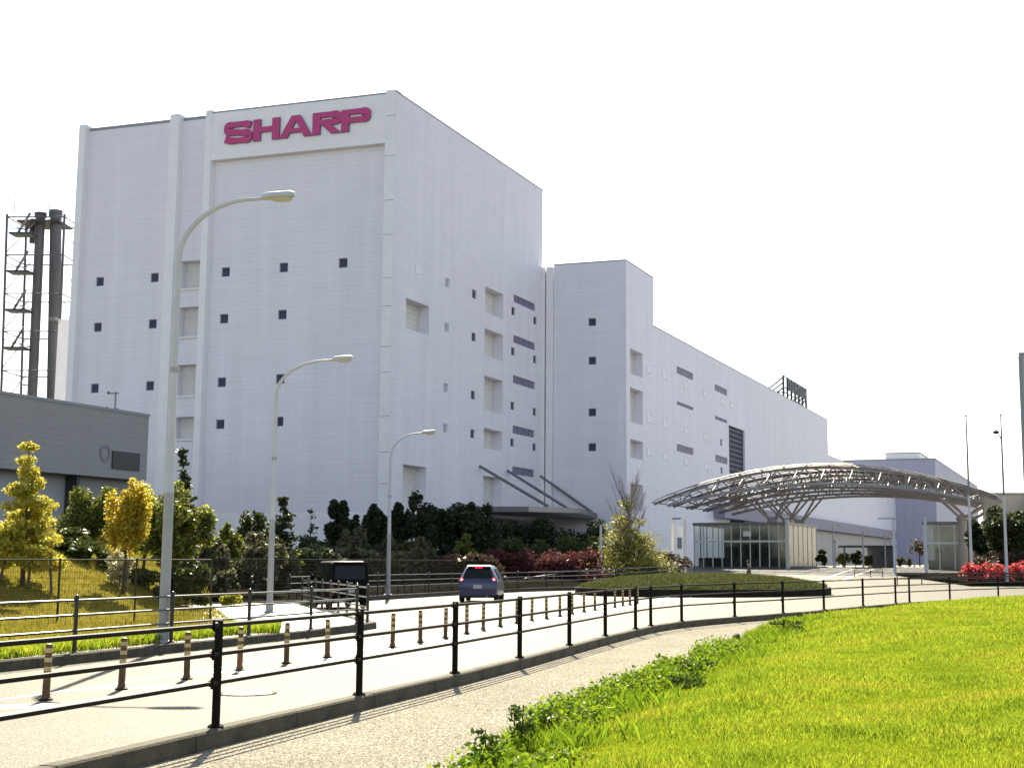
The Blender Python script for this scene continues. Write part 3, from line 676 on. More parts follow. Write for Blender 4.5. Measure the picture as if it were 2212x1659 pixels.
b = MB(); b.bx((1.35, T0-.03, 35.7), (U2+.03, T0+.3, 35.82)); b.bx((U2-.3, T0+.3, 35.7), (U2+.03, 49.5, 35.82)); b.bx((U2-.3, 49.5, 29.8), (U2+.03, 171.7, 29.92)); b.bx((U2-.3, 171.7, 22.7), (U2+.03, 312, 22.82)); b.build('parapet_cap', M['cap'], lb)
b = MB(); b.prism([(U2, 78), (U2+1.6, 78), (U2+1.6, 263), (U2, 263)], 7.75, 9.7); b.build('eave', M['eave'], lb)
b = MB(); b.bx((U2, 120, 0), (U2+.5, 262, 7.5)); b.build('plinth_wall', M['beige'], lb)
b = MB(); b.prism([(-4, 196), (6, 196), (6, 215), (-4, 215)], 22.7, 24.4); b.build('roof_plant', M['trim'], lb)
for t, h in ((72, 4.2), (83.5, 4.0)):
    b = MB(); b.tube([(U2-1.5, t, 28.8), (U2-1.5, t, 29.8+h)], .045, 5); b.build('lightning_rod', M['mull'], lb)

# rooftop sign on its lattice
rs = thing('rooftop_sign', bw(U2-1.2, 134, 29.9), 'dark framed sign standing on the long roof, seen almost edge on', 'rooftop sign', rz=YA)
b = MB()
for i in range(7): b.bx((-.18, i*3.55-.14, 0), (.18, i*3.55+.14, 4.3))
b.build('post', M['dark'], rs)
for z in (4.25, 2.3, 1.4, .5):
    b = MB(); b.bx((-.08, .12, z-.06), (.08, 21.3, z+.06)); b.build('rail', M['dark'], rs)
for i, z in enumerate((3.9, 3.0, 2.1)):
    b = MB(); b.tube([(-.1, 0, z), (-5.2+i*1.2, -.3, .05)], .13, 5); b.tube([(-.1, 21.3, z), (-5.2+i*1.2, 21, .05)], .13, 5); b.build('brace', M['dark'], rs)
for z in (1.3, .7, .3): 
    b = MB(); b.bx((-5.0+z, -.12, z-.1), (-.1, .12, z+.1)); b.build('strut', M['dark'], rs)
g = random.Random(4)
for i in range(6):                        # too oblique to read: upright dark strokes of the sign face
    y0 = 2.9+i*3.05
    b = MB(); b.bx((.12, y0, 2.0), (.3, y0+.8, 4.0)); b.bx((.12, y0+1.55, 2.0), (.3, y0+2.35, 4.0))
    b.bx((.12, y0+.8, (3.6, 2.05, 2.9, 3.55, 2.0, 2.8)[i]), (.3, y0+1.55, (4.0, 2.5, 3.3, 4.0, 2.4, 3.3)[i])); b.build('letter_stroke', M['dark'], rs)

# annex with upright joints, far tower
an = thing('annex_building', bw(U2+.02, 318), 'pale annex wall with upright joints beyond the canopy', 'building', rz=YA)
for i, (v0, v1) in enumerate(((0, 4), (4.3, 23), (23.3, 43), (43.3, 64), (64.3, 86))):
    b = MB(); b.bx((-6, v0, 0), (5.6-(.0 if i else -.1), v1, 20.5)); b.build('wall_panel', M['trim'] if i else M['white'], an)
for i in range(4):
    v = (4.15, 23.15, 43.15, 64.15)[i]; b = MB(); b.bx((-5, v-.14, 0), (5.35, v+.14, 20.3)); b.build('joint', M['frame'], an)
b = MB(); b.bx((5.6, 52, 10.4), (5.75, 60, 11.3)); b.build('ribbon_window', M['louvre'], an)
fp = Vector((89.0, 384, 0))
ft = thing('tower_building', fp, 'far grey lavender block with a rooftop penthouse above the canopy', 'building', rz=YA)
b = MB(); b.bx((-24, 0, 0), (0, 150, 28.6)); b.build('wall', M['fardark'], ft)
b = MB(); b.bx((-24.1, -.1, 28.6), (.1, 150, 29.0)); b.build('parapet_cap', M['cap'], ft)
pe = MB(); pe.bx((-13.4, 4, 29.0), (-4.4, 24, 30.7)); pe = pe.build('penthouse', M['trim'], ft)
b = MB(); b.bx((-13.6, 3.8, 30.7), (-4.2, 26, 30.95)); b.build('penthouse_roof', M['cap'], pe)
rb = thing('slab_building', (36.55, 125, 0), 'dark grey building edge at the right border of the picture', 'building', rz=YA)
b = MB(); b.bx((0, 0, 0), (12, 14, 19.4)); b.build('wall', M['shedlow'], rb)
b = MB(); b.bx((-.06, -.06, 19.4), (12, 14, 19.6)); b.build('parapet_cap', M['cap'], rb)
b = MB(); b.bx((-.08, -.1, 0), (.2, 0, 19.3)); b.build('corner_post', M['shed'], rb)
lw = thing('boundary_wall', (34.6, 131, 0), 'low pale wall just visible above the dark tree at the right', 'wall')
b = MB(); b.bx((0, 0, 0), (14, .5, 7.7)); b.build('wall', M['beige'], lw)
b = MB(); b.bx((-.1, -.1, 7.7), (14, .6, 7.85)); b.build('coping', M['cap'], lw)

# ------------------------------------------------------------------ grey shed at the left (its long side faces the road)
SP = Vector((-33.74, 110, 0))
sh = thing('shed_building', SP, 'low dark grey shed with an overhanging upper wall at the left border', 'shed', rz=YA)
b = MB(); b.bx((-22, -34, 7.74), (0, 0, 12.55)); b.build('upper_wall', M['shed'], sh)
b = MB(); b.bx((-22, -33.9, 12.55), (.06, .05, 12.75)); b.build('parapet_cap', M['cap'], sh)
b = MB(); b.bx((-22, -33.8, 0), (-1.5, -7.2, 7.74)); b.build('lower_wall', M['shedlow'], sh)
b = MB(); b.bx((-22, -6.9, 0), (-1.1, -.2, 7.74)); b.build('lower_wall', M['shed'], sh)
for v in (-33, -24.5, -16, -7.05): 
    b = MB(); b.bx((-1.45, v-.25, 0), (-.5, v+.1, 7.74)); b.build('column', M['dark'], sh)
b = MB(); b.bx((.0, -4.2, 8.4), (.1, -1.0, 9.7)); b.build('wall_plate', M['dark'], sh)
b = MB()
for k in range(20):
    a0, a1 = 2*PI*k/20, 2*PI*(k+1)/20
    b.quad(*[(.06, -5.0+math.cos(a)*r, 9.45+math.sin(a)*r) for a, r in ((a0, .42), (a1, .42), (a1, .6), (a0, .6))])
b.build('emblem_ring', M['eave'], sh)
mp_ = dp(248, 890, 108)
rm = thing('roof_mast', (mp_.x, 108, 12.6), 'small instrument mast on the roof of the grey shed', 'mast')
b = MB((mp_.x, 108, 12.6)); b.tube([(mp_.x, 108, 12.6), (mp_.x, 108, 14.2)], .06, 6); b.build('pole', M['steel'], rm)
for dz, dx in ((1.5, .55), (.35, .6)):
    b = MB((mp_.x, 108, 12.6)); b.tube([(mp_.x-dx, 108, 12.6+dz), (mp_.x+.25, 108, 12.6+dz)], .045, 6); b.ell((mp_.x-dx, 108, 12.65+dz), (.12, .12, .12), 6, 4); b.build('crossarm', M['steel'], rm)

# service tower and chimney stacks behind the shed
q = dp(143, 690, 168)
sv = thing('service_tower', (q.x, 168, 0), 'narrow pale service tower between the chimney and the factory', 'tower')
b = MB((q.x, 168, 0)); b.bx((q.x-.9, 168, 0), (q.x+2.2, 172, q.z)); b.build('shaft', M['trim'], sv)
b = MB((q.x, 168, 0)); b.bx((q.x-1.6, 167, q.z-.3), (q.x-.9, 170, q.z+.1)); b.build('platform', M['steel'], sv)
SY = 175.
ch = thing('chimney_stack', (-67.3, SY, 0), 'twin dark chimney flues inside a thin steel lattice at the left', 'chimney')
def sx(px): return dp(px, 650, SY).x
so = (-67.3, SY, 0)
p0, p1 = dp(67, 900, SY), dp(88, 462, SY); q0, q1 = dp(112, 900, SY), dp(121, 457, SY); p0.z = q0.z = 0; p0.x = p0.x-(p1.x-p0.x); q0.x = q0.x-(q1.x-q0.x)
b = MB(so); b.tube([p0, p1], [.62, .56], 16); b.tube([p1-Vector((0, 0, .5)), p1+Vector((0, 0, .1))], .72, 16); b.build('flue', M['stack'], ch, True)
b = MB(so); b.tube([q0, q1], [.80, .68], 16); b.tube([q1-Vector((0, 0, .7)), q1+Vector((0, 0, .1))], .80, 16); b.build('flue', M['stack'], ch, True)
b = MB(so); b.tube([(-69.6, SY+2.2, 40.8), (-69.7, SY+2.2, 43.8)], .5, 12); b.build('flue', M['stack'], ch, True)
xl = lambda z: -70.55-.55*(z-22)/22; xr = lambda z: -63.9-.25*(z-22)/22
for fx, yy in ((xl, SY-2.6), (xr, SY-2.6), (xl, SY+3.4), (xr, SY+3.4)):
    b = MB(so); b.tube([(fx(0), yy, 0), (fx(43.3), yy, 43.3)], .16, 6); b.build('lattice_post', M['stack'], ch)
lev = [24.3, 29.0, 33.6, 38.3, 43.0]
for i, z in enumerate(lev):
    b = MB(so)
    for yy in (SY-2.6, SY+3.4): b.tube([(xl(z), yy, z), (xr(z), yy, z)], .085, 5)
    for fx in (xl, xr): b.tube([(fx(z), SY-2.6, z), (fx(z), SY+3.4, z)], .085, 5)
    b.tube([(xl(z-1), SY-2.6, z-1.0), (-68, SY-.4, z-1.6)], .06, 5); b.tube([(xl(z-1), SY+3.4, z-1.0), (-68, SY-.4, z-1.6)], .06, 5)
    b.build('lattice_ring', M['stack'], ch)
    b = MB(so); b.tube([(xl(z), SY-2.6, z-4.6), (-68.3, SY-1, z-.3)], .06, 5); b.tube([(-64.2, SY+3.4, z-4.6), (-65, SY+1, z-.3)], .05, 5); b.build('brace', M['steel'], ch)
    if i: 
        b = MB(so); b.box((-69.6, SY-1.2, z-1.9), (2.6, 2.2, .22)); b.box((-69.6, SY-2.2, z-1.4), (2.4, .06, .08)); b.build('platform', M['dark'], ch)
        b = MB(so); b.tube([(-69.9, SY-2, z-1.9), (-68.5, SY-2, z+.6)], .16, 5); b.build('ladder', M['steel'], ch)
b = MB(so); b.box((-67.6, SY+.4, 42.7), (5.2, 4.6, .2)); b.box((-67.6, SY-1.9, 43.2), (4.4, .06, .08)); b.box((-67.6, SY-1.9, 43.6), (4.4, .06, .08)); b.build('platform', M['dark'], ch)
for x, z in ((-71.3, 46.8), (-67.0, 46.2)):
    b = MB(so); b.tube([(x, SY, 43), (x, SY, z)], .05, 5); b.build('lightning_rod', M['steel'], ch)

# ================================================================== ENTRANCE
CA = Vector((5.23, 135.0, 0))
cn = thing('arched_canopy', CA, 'wide arched steel canopy with slatted roof over the entrance forecourt', 'canopy', rz=YA)
CW, CD = 30.6, 27.
def cz(u): return 7.2+3.05*(1-((u-CW/2)/(CW/2))**2)
NB, NV = 15, 14
def cslope(u): return math.atan((cz(u+.05)-cz(u-.05))/.1)
for j in range(NV):                          # slats run along the arch, gaps let the light through
    v0 = j*CD/NV; v1 = v0+CD/NV*.60
    for i in range(NB):
        a, c = i*CW/NB+.05, (i+1)*CW/NB-.05; b = MB(); mu = (a+c)/2
        z0, zm, z1 = cz(a)+.10, cz(mu)+.13, cz(c)+.10; ti = .11 if i < 9 and j < 3 else (.075 if i < 8 else .03)
        A = [b.pt((a, v, z0+d+t)) for d in (0, .05) for v, t in ((v0, -ti), (v1, ti))]; Bm = [b.pt((mu, v, zm+d+t)) for d in (0, .05) for v, t in ((v0, -ti), (v1, ti))]; C_ = [b.pt((c, v, z1+d+t)) for d in (0, .05) for v, t in ((v0, -ti), (v1, ti))]
        for P_, Q_ in ((A, Bm), (Bm, C_)):
            b.face((P_[0], P_[1], Q_[1], Q_[0])); b.face((P_[2], Q_[2], Q_[3], P_[3])); b.face((P_[0], Q_[0], Q_[2], P_[2])); b.face((P_[1], P_[3], Q_[3], Q_[1]))
        b.face((A[0], A[2], A[3], A[1])); b.face((C_[0], C_[1], C_[3], C_[2]))
        b.build('roof_slat', M['canopyroof'], cn)
for i in range(NB+1):
    u = i*CW/NB; b = MB(); b.tube([(u, -.3, cz(u)-.06), (u, CD+.2, cz(u)-.06)], .06, 6); b.build('purlin', M['canopysteel'], cn)
NT = 12
def dz(u): return .30+1.15*math.sin(PI*max(0, min(1, u/CW)))**.6      # truss depth
for vv in (.5, 7, 13.5, 20, 26):
    b = MB(); b.tube([(CW*i/24, vv, cz(CW*i/24)-.2) for i in range(25)], .13, 6); b.build('top_chord', M['canopysteel'], cn)
    b = MB(); b.tube([(CW*i/24, vv, cz(CW*i/24)-.2-dz(CW*i/24)) for i in range(1, 24)], .14, 6); b.build('bottom_chord', M['canopysteel'], cn)
    for i in range(1, NT):
        u = CW*i/NT; um = CW*(i-.5)/NT; un = CW*(i+.5)/NT; b = MB()
        lo = Vector((u, vv, cz(u)-.2-dz(u)))
        b.tube([lo, (um, vv, cz(um)-.2)], .065, 5); b.tube([lo, (un, vv, cz(un)-.2)], .065, 5)
        if vv < 20: b.tube([lo, (u, vv+3.2, cz(u)-.15)], .055, 5); b.tube([lo, (u, max(vv-3.2, .1), cz(u)-.15)], .055, 5)
        b.build('web', M['canopysteel'], cn)
def vsup(u, v, zb):
    b = MB(); top = []
    for du, dv in ((-2.2, -2), (2.2, -2), (-2.2, 2), (2.2, 2)):
        uu = u+du; b.tube([(u+du*.08, v+dv*.08, zb), (uu, v+dv, cz(uu)-.2-dz(uu))], .12, 6)
    b.build('branch_strut', M['canopysteel'], cn)
    b = MB(); b.lathe((u, v, 0), [(.42, .9), (.42, zb-.25), (.58, zb-.2), (.5, zb+.1), (.2, zb+.35)], 12); b.build('column', M['canopysteel'], cn)
for u, v in ((8.6, 12.2), (9.2, 16.5), (9.5, 21.5)): vsup(u, v, 5.75)
for u, v in ((26.9, 9), (27.2, 15)): vsup(u, v, 5.75)

def pavilion(name, base, w, d, h, label, nx, ny):
    o = thing(name, base, label, 'pavilion', rz=YA)
    b = MB(); b.bx((0, 0, -.3), (w, d, .05)); b.build('floor', M['plaza'], o)
    b = MB(); b.bx((-.12, -.12, h-.28), (w+.12, d+.12, h)); b.build('roof', M['steel'], o)
    b = MB(); b.bx((w*.08, d*.62, .05), (w*.95, d*.66, h-.32)); b.build('inner_wall', M['lobby'], o)
    for i in range(4):
        b = MB(); b.bx((w*(.14+.21*i), d*.5, .06), (w*(.26+.21*i), d*.56, 2.1+.2*(i % 2))); b.build('inner_door', M['lobbydark'], o)
    b = MB(); b.bx((.3, .5, .06), (w-.4, .6, .95)); b.build('counter', M['lobbydark'], o)
    for i in range(nx+1):
        x = w*i/nx; b = MB(); b.bx((x-.05, -.05, .05), (x+.05, .05, h-.28)); b.build('mullion', M['mull'], o)
    for i in range(1, ny+1):
        y = d*i/ny; b = MB(); b.bx((w-.05, y-.05, .05), (w+.05, y+.05, h-.28)); b.build('mullion', M['mull'], o)
        b = MB(); b.bx((-.05, y-.05, .05), (.05, y+.05, h-.28)); b.build('mullion', M['mull'], o)
    b = MB(); b.bx((0, -.09, 2.42), (w, -.052, 2.62)); b.build('transom', M['mull'], o)
    for i in range(nx):
        for z0, z1 in ((.08, 2.4), (2.64, h-.3)):
            b = MB(); b.bx((w*i/nx+.06, -.015, z0), (w*(i+1)/nx-.06, .015, z1)); b.build('pane', M['glass'], o)
    for i in range(ny):
        b = MB(); b.bx((w-.015, d*i/ny+.06, .08), (w+.015, d*(i+1)/ny-.06, h-.3)); b.build('pane', M['glass'], o)
    return o
pav = pavilion('glass_pavilion', (9.66, 144.75, 1.2), 9.35, 15, 4.35, 'flat roofed glass entrance pavilion under the left half of the canopy', 10, 6)
b = MB(); b.bx((9.15, -.45, -.2), (9.5, -.15, 4.6)); b.build('corner_column', M['mull'], pav)
b = MB(); b.bx((4.95, -.16, 3.0), (5.75, -.1, 3.5)); b.build('notice_plate', M['white'], pav)
pavilion('glass_pavilion', (30.6, 137.5, .95), 4.2, 9, 4.5, 'narrow glass pavilion under the right end of the canopy, beside the dark tree', 3, 4)
# sign pylon left of the pavilion
py = gp(1455, 1241, .75)
PYY = 122.
def at(px, Y, dzz=0): p = dp(px, 1217, Y); return Vector((p.x, Y, gz(Y)+dzz))
A_, B_ = at(1453, PYY), at(1480, PYY-2)
pl_ = thing('sign_pylon', A_, 'pale entrance signboard hung between two white posts left of the pavilion', 'signboard')
for p in (A_, B_):
    b = MB(A_); b.bx((p.x-.11, p.y-.11, p.z), (p.x+.11, p.y+.11, p.z+4.55)); b.build('post', M['white'], pl_)
b = MB(A_); b.bx((A_.x+.11, A_.y-1.1, A_.z+.8), (B_.x-.11, A_.y-1.02, A_.z+3.9)); b.build('board', M['trim'], pl_)
b = MB(A_); b.bx((A_.x+.35, A_.y-1.13, A_.z+2.1), (B_.x-.2, A_.y-1.105, A_.z+3.0)); b.build('picture_panel', M['louvre'], pl_)
b = MB(A_); b.bx((A_.x+.25, A_.y-1.13, A_.z+1.2), (B_.x-.35, A_.y-1.105, A_.z+1.65)); b.build('notice_panel', M['shedlow'], pl_)
b = MB(A_); b.bx((A_.x-.05, A_.y-1.2, A_.z+4.5), (A_.x+.65, A_.y-.3, A_.z+4.6)); b.build('top_bracket', M['steel'], pl_)

gh = at(1886, 146)
gt = thing('gatehouse', gh, 'small dark grey gatehouse on the forecourt beneath the canopy', 'gatehouse')
b = MB(gh); b.bx((gh.x, 146, gh.z), (gh.x+2.2, 149, gh.z+1.95)); b.build('wall', M['stack'], gt)
b = MB(gh); b.bx((gh.x-2.9, 145.7, gh.z+1.95), (gh.x+2.3, 149.2, gh.z+2.15)); b.build('roof', M['dark'], gt)
b = MB(gh); b.bx((gh.x+.8, 145.94, gh.z+.9), (gh.x+1.3, 146, gh.z+1.6)); b.build('window', M['pane'], gt)
b = MB(gh); b.bx((gh.x-2.8, 146.4, gh.z), (gh.x-2.65, 146.6, gh.z+1.95)); b.build('roof_post', M['steel'], gt)

# small entrance lamps
def small_lamp(px, pb, pt, kind, label, r=.1, Y=None):
    lo, hi = 88., 160.
    if Y is None:
        for _ in range(40):
            Y = (lo+hi)/2; yy = 1217+(EYE-gz(Y))*FOC/Y
            if yy > pb: lo = Y
            else: hi = Y
    base = Vector((dp(px, 1217, Y).x, Y, gz(Y))); top = dp(px, pt, Y).z
    o = thing('path_lamp', base, label, 'lamp', 'slim lamps round the entrance')
    b = MB(base); b.tube([base, (base.x, Y, top)], [r, r*.85], 8); b.build('pole', M['lamp'], o)
    b = MB(base); b.lathe(base, [(r*1.6, 0), (r*1.6, .06), (r*1.1, .1)], 10); b.build('base_plate', M['lampgrey'], o)
    b = MB(base)
    if kind == 'L': b.bx((base.x+r, Y-.12, top-.10), (base.x+r+.62, Y+.12, top-.02)); b.bx((base.x+.45, Y-.1, top-.2), (base.x+.72, Y+.1, top-.10))
    if kind == 'T': b.bx((base.x-1.3, Y-.15, top), (base.x+.25, Y+.15, top+.10))
    if kind == 'G': b.ell((base.x, Y, top+.12), (.2, .2, .2), 10, 6)
    b.build('lamp_head', M['lampgrey' if kind == 'T' else 'lens'], o, kind == 'G')
small_lamp(1298, 1257, 1133, 'L', 'white path lamp with a short arm in front of the red shrubs')
small_lamp(1865, 1226, 1148, 'L', 'short armed path lamp in front of the gatehouse')
small_lamp(1913, 1226, 1156, 'L', 'thin armed path lamp just right of the gatehouse roof', .07)
small_lamp(1933, 1241, 1121, 'T', 'tall lamp with a flat bar head, left of the pair on the forecourt', .13)
small_lamp(2001, 1241, 1114, 'T', 'tall lamp with a flat bar head, right of the pair on the forecourt', .13)
small_lamp(1804, 1225, 1172, 'G', 'small globe lantern on a thin pole beside the pavilion', .07)
small_lamp(1800, 1226, 1133, 'L', 'slender tall lamp pole right behind the globe lantern', .06)
small_lamp(1975, 1225, 1170, 'G', 'thin pale lamp pole in front of the bare tree', .07)
small_lamp(2019, 1225, 1165, 'G', 'thin pale lamp pole between the bare tree and the right pavilion', .07)

# crosswalk on the ramp
def ramp(px, py):
    lo, hi = 60., 150.
    for _ in range(40):
        Y = (lo+hi)/2
        if 1217+(EYE-gz(Y))*FOC/Y > py: lo = Y
        else: hi = Y
    return Vector((dp(px, 1217, Y).x, Y, gz(Y)+.012))
def stripe(name, a, c, w):
    d = (c-a); n = Vector((d.y, -d.x, 0)).normalized()*w/2; b = MB(); b.quad(a-n, c-n, c+n, a+n); b.build(name, M['white'], plaza)
c00, c01, c10, c11 = ramp(1765, 1254), ramp(1842, 1229), ramp(1815, 1254), ramp(1890, 1228)
stripe('painted_line', c00, c01, .3); stripe('painted_line', c10, c11, .3)
for i in range(8):
    t = (i+.5)/8; stripe('crossing_bar', c00.lerp(c01, t), c10.lerp(c11, t), .8)

# flagpole and pole lamp at the azaleas
for px, ptop, Y, lamp_, lab in ((2092, 900, 100, False, 'bare flagpole beside the dark tree, left of the pole lamp'), (2168, 898, 97, True, 'tall pole with a small lamp head near its top, in the azaleas')):
    t = dp(px, ptop, Y); base = Vector((dp(px+7, 1236, Y).x, Y, gz(Y)+.1)); xt = t.x
    o = thing('pole_lamp' if lamp_ else 'flagpole', base, lab, 'lamp' if lamp_ else 'flagpole'); H = t.z-base.z
    X = lambda k: base.x+(0)*(k)
    b = MB(base); b.tube([base, base+Vector((0, 0, H*.52))], [.11, .085], 10); b.build('lower_shaft', M['lamp'], o, True)
    b = MB(base); b.tube([base+Vector((0, 0, H*.52)), base+Vector((0, 0, H*.8)), base+Vector((0, 0, H))], [.075, .06, .04], 8); b.build('upper_shaft', M['steel'], o, True)
    b = MB(base); b.lathe(base+Vector((0, 0, H)), [(.03, 0), (.09, .02), (.09, .07), (.02, .1)], 10); b.build('finial', M['dark'], o)
    b = MB(base); b.lathe(base, [(.2, 0), (.2, .05), (.13, .12)], 12); b.build('base_plate', M['lampgrey'], o)
    if lamp_:
        b = MB(base); b.tube([base+Vector((.0, -.07, H*.84)), base+Vector((-.1, -.07, H*.87)), base+Vector((-.28, -.07, H*.895))], .035, 6); b.build('lamp_arm', M['dark'], o)
        b = MB(base); b.ell(base+Vector((-.38, -.07, H*.90)), (.22, .16, .13), 10, 6); b.build('lamp_head', M['dark'], o, True)

# ================================================================== STREET LAMPS
def lamp_set(base, H, reach, yaw, label, first=None):
    o = thing('street_lamp', base, label, 'street lamp', 'curved street lamps along the verge', yaw)
    zj = H*.59
    b = MB(); b.tube([(0, 0, 0), (0, 0, 2.75)], [.098, .09], 14); b.build('lower_pole', M['lampgrey'], o, True)
    b = MB(); b.tube([(0, 0, 2.75), (0, 0, zj)], [.085, .066], 14); b.build('pole', M['lamp'], o, True)
    b = MB(); b.lathe((0, 0, zj-.05), [(.082, 0), (.082, .09)], 14); b.build('joint_collar', M['lampgrey'], o)
    b = MB(); b.lathe((0, 0, 0), [(.2, 0), (.2, .03), (.12, .06), (.115, .3)], 12); b.build('base_plate', M['lampgrey'], o)
    pts = [(0, 0, zj), (0, 0, H*.835)]
    rise = H*.975-H*.835
    for i in range(1, 13):
        t = i/12; a = t*PI/2
        pts.append((reach*.80*(1-math.cos(a)), 0, H*.835+rise*math.sin(a)))
    pts.append((reach*.9, 0, H*.978))
    n = len(pts); b = MB(); b.tube(pts, [.064-.032*i/(n-1) for i in range(n)], 10); b.build('arm', M['lamp'], o, True)
    b = MB(); L = .62
    rings = []
    for i in range(9):
        t = i/8; w = .15*math.sin(PI*(.12+.8*t))**.7; x = reach*.86+L*t; zc_ = H*.977+.01+.05*t
        rings.append([b.pt((x, w*math.cos(2*PI*k/12), zc_+(.1 if math.sin(2*PI*k/12) > 0 else .055)*math.sin(2*PI*k/12)*min(1, w/.1))) for k in range(12)])
    for A, C_ in zip(rings, rings[1:]):
        for k in range(12): b.face((A[k], A[(k+1) % 12], C_[(k+1) % 12], C_[k]))
    b.face(rings[0][::-1]); b.face(rings[-1]); hd = b.build('lamp_head', M['lamp'], o, True)
    b = MB(); b.ell((reach*.86+L*.6, 0, H*.977-.02), (.22, .11, .06), 10, 6); b.build('lens', M['lens'], hd, True)
    return o
for (px, pb, ptop, phx, z0, lab) in ((352, 1387, 407, 637, .16, 'nearest and tallest looking curved street lamp, rising behind the left fence'), (582, 1322, 765, 762, .16, 'middle curved street lamp, standing on the paved verge before the wide front wall'), (838, 1285, 927, 941, .18, 'farthest curved street lamp, rising from the bushes left of the blue car')):
    p = gp(px, pb, z0); H = dp(px, ptop, p.y).z-z0; reach = (dp(phx, ptop, p.y).x-p.x)
    lamp_set(p, H, (reach-.62)/.86, R(0), lab)

# ================================================================== FENCES
def fence_line(name, posts, z0, h, rails, label, m, rr=.021, pr=.038, bracket=0, cap=False, zfun=None, post_tube=10):
    posts = [Vector((p[0], p[1], (zfun(p[0], p[1]) if zfun else z0))) for p in posts]
    o = thing(name, posts[len(posts)//2], label, 'fence'); off = posts[len(posts)//2]
    for i, p in enumerate(posts):
        b = MB(off); prof = [(pr, -.03), (pr, h-.008), (pr-.008, h)] if not cap else [(pr, -.03), (pr, h-.03), (pr+.012, h-.02), (pr+.012, h), (pr*.8, h+.03), (.005, h+.045)]
        b.lathe(p, prof, post_tube); po = b.build('post', m, o, True)
        b = MB(off); b.lathe(p, [(pr+.035, -.0), (pr+.035, .012), (pr+.01, .03)], 10); b.build('foot', m, po)
        if bracket and i < bracket:
            d = (posts[i-1]-p if i else p-posts[1]); d.z = 0; d.normalize()
            for r_ in rails:
                b = MB(off); c = p+Vector((0, 0, r_)); b.tube([c+d*(pr-.005), c+d*(pr+.085)], rr+.012, 8)
                b.box(c+d*(pr+.055)+Vector((0, 0, -.035)), (.02, .02, .03)); b.box(c+d*(pr+.055)+Vector((0, 0, .038)), (.02, .02, .025)); b.build('bracket', m, po)
    for p, q in zip(posts, posts[1:]):
        d = (q-p).normalized()
        for r_ in rails:
            b = MB(off); b.tube([p+d*pr*.8+Vector((0, 0, r_)), q-d*pr*.8+Vector((0, 0, r_))], rr, 8); b.build('rail', m, o, True)
    return o
FR = (.385, .635, .885)
fence_line('pipe_fence', [k[:2] for k in KP], KH, .93, FR, 'dark brown three rail pipe fence on the near kerb, sweeping from lower left to right', M['fence'], .02, .038, 14)
lf = [(-8.53-.253*3.1*k, 24.37-3.0*k) for k in range(5, 0, -1)]+[(-8.53, 24.37), (-7.82, 27.4), (-7.05, 30.2), (-6.35, 33.1), (-5.78, 35.9)]
fence_line('pipe_fence', lf, .16, .89, (.35, .60, .84), 'dark pipe fence along the verge across the road at the left', M['fence2'], .02, .036, 0, True)
f2 = [(-5.75, 37.4), (-6.35, 39.4), (-6.98, 41.6), (-7.55, 43.5), (-8.15, 45.5), (-8.75, 47.4), (-9.35, 49.4), (-9.95, 51.3), (-10.55, 53.2)]
fence_line('pipe_fence', f2, .16, .89, (.35, .60, .84), 'short pipe fence running back from the verge nose in front of the black van', M['fence2'], .02, .036, 0, True)
ff = [(p.x, p.y) for p in offset_line(curve_pts(FK[2:10], 3.0), -.45)]
fence_line('pipe_fence', ff, .18, .95, (.4, .65, .9), 'dark pipe fence behind the blue car along the far kerb', M['fence2'], .024, .035, 0, True, lambda x, y: gz(y)+.18)
def rampline(pxs, Yf, label, h=.95, dz_=.1):
    pts = [(dp(px, 1217, Y).x, Y) for px, Y in zip(pxs, Yf)]
    return fence_line('pipe_fence', pts, 0, h, (.35, .62, h-.04), label, M['fence2'], .024, .035, 0, False, lambda x, y: gz(y)+dz_)
rampline((1140, 1180, 1215, 1250, 1290, 1345, 1400, 1450, 1500), (89, 90, 91, 92, 94, 97, 101, 106, 112), 'pale topped railing between the red shrubs and the grassed island', .95, .15)
rampline((1845, 1880, 1906), (112, 112, 112), 'very short low railing beyond the island near the crossing', .5)
rampline((1937, 1990, 2048, 2110, 2170, 2235, 2300), (95, 95, 95.5, 96, 96.5, 97, 97.5), 'dark railing beyond the road in front of the red azaleas', .72, .12)
hr_ = thing('handrail', gp(1200, 1262, 0), 'thin sloping handrail rising through the red shrubs', 'handrail')
a, c = dp(1133, 1249, 92), dp(1276, 1228, 103); off = hr_.location.copy()
b = MB(off); b.tube([a, c], .035, 6); b.build('rail', M['mull'], hr_)
for i in range(6):
    p = a.lerp(c, (i+.5)/6); b = MB(off); b.tube([p, (p.x, p.y, p.z-.9)], .025, 6); b.build('post', M['mull'], hr_)

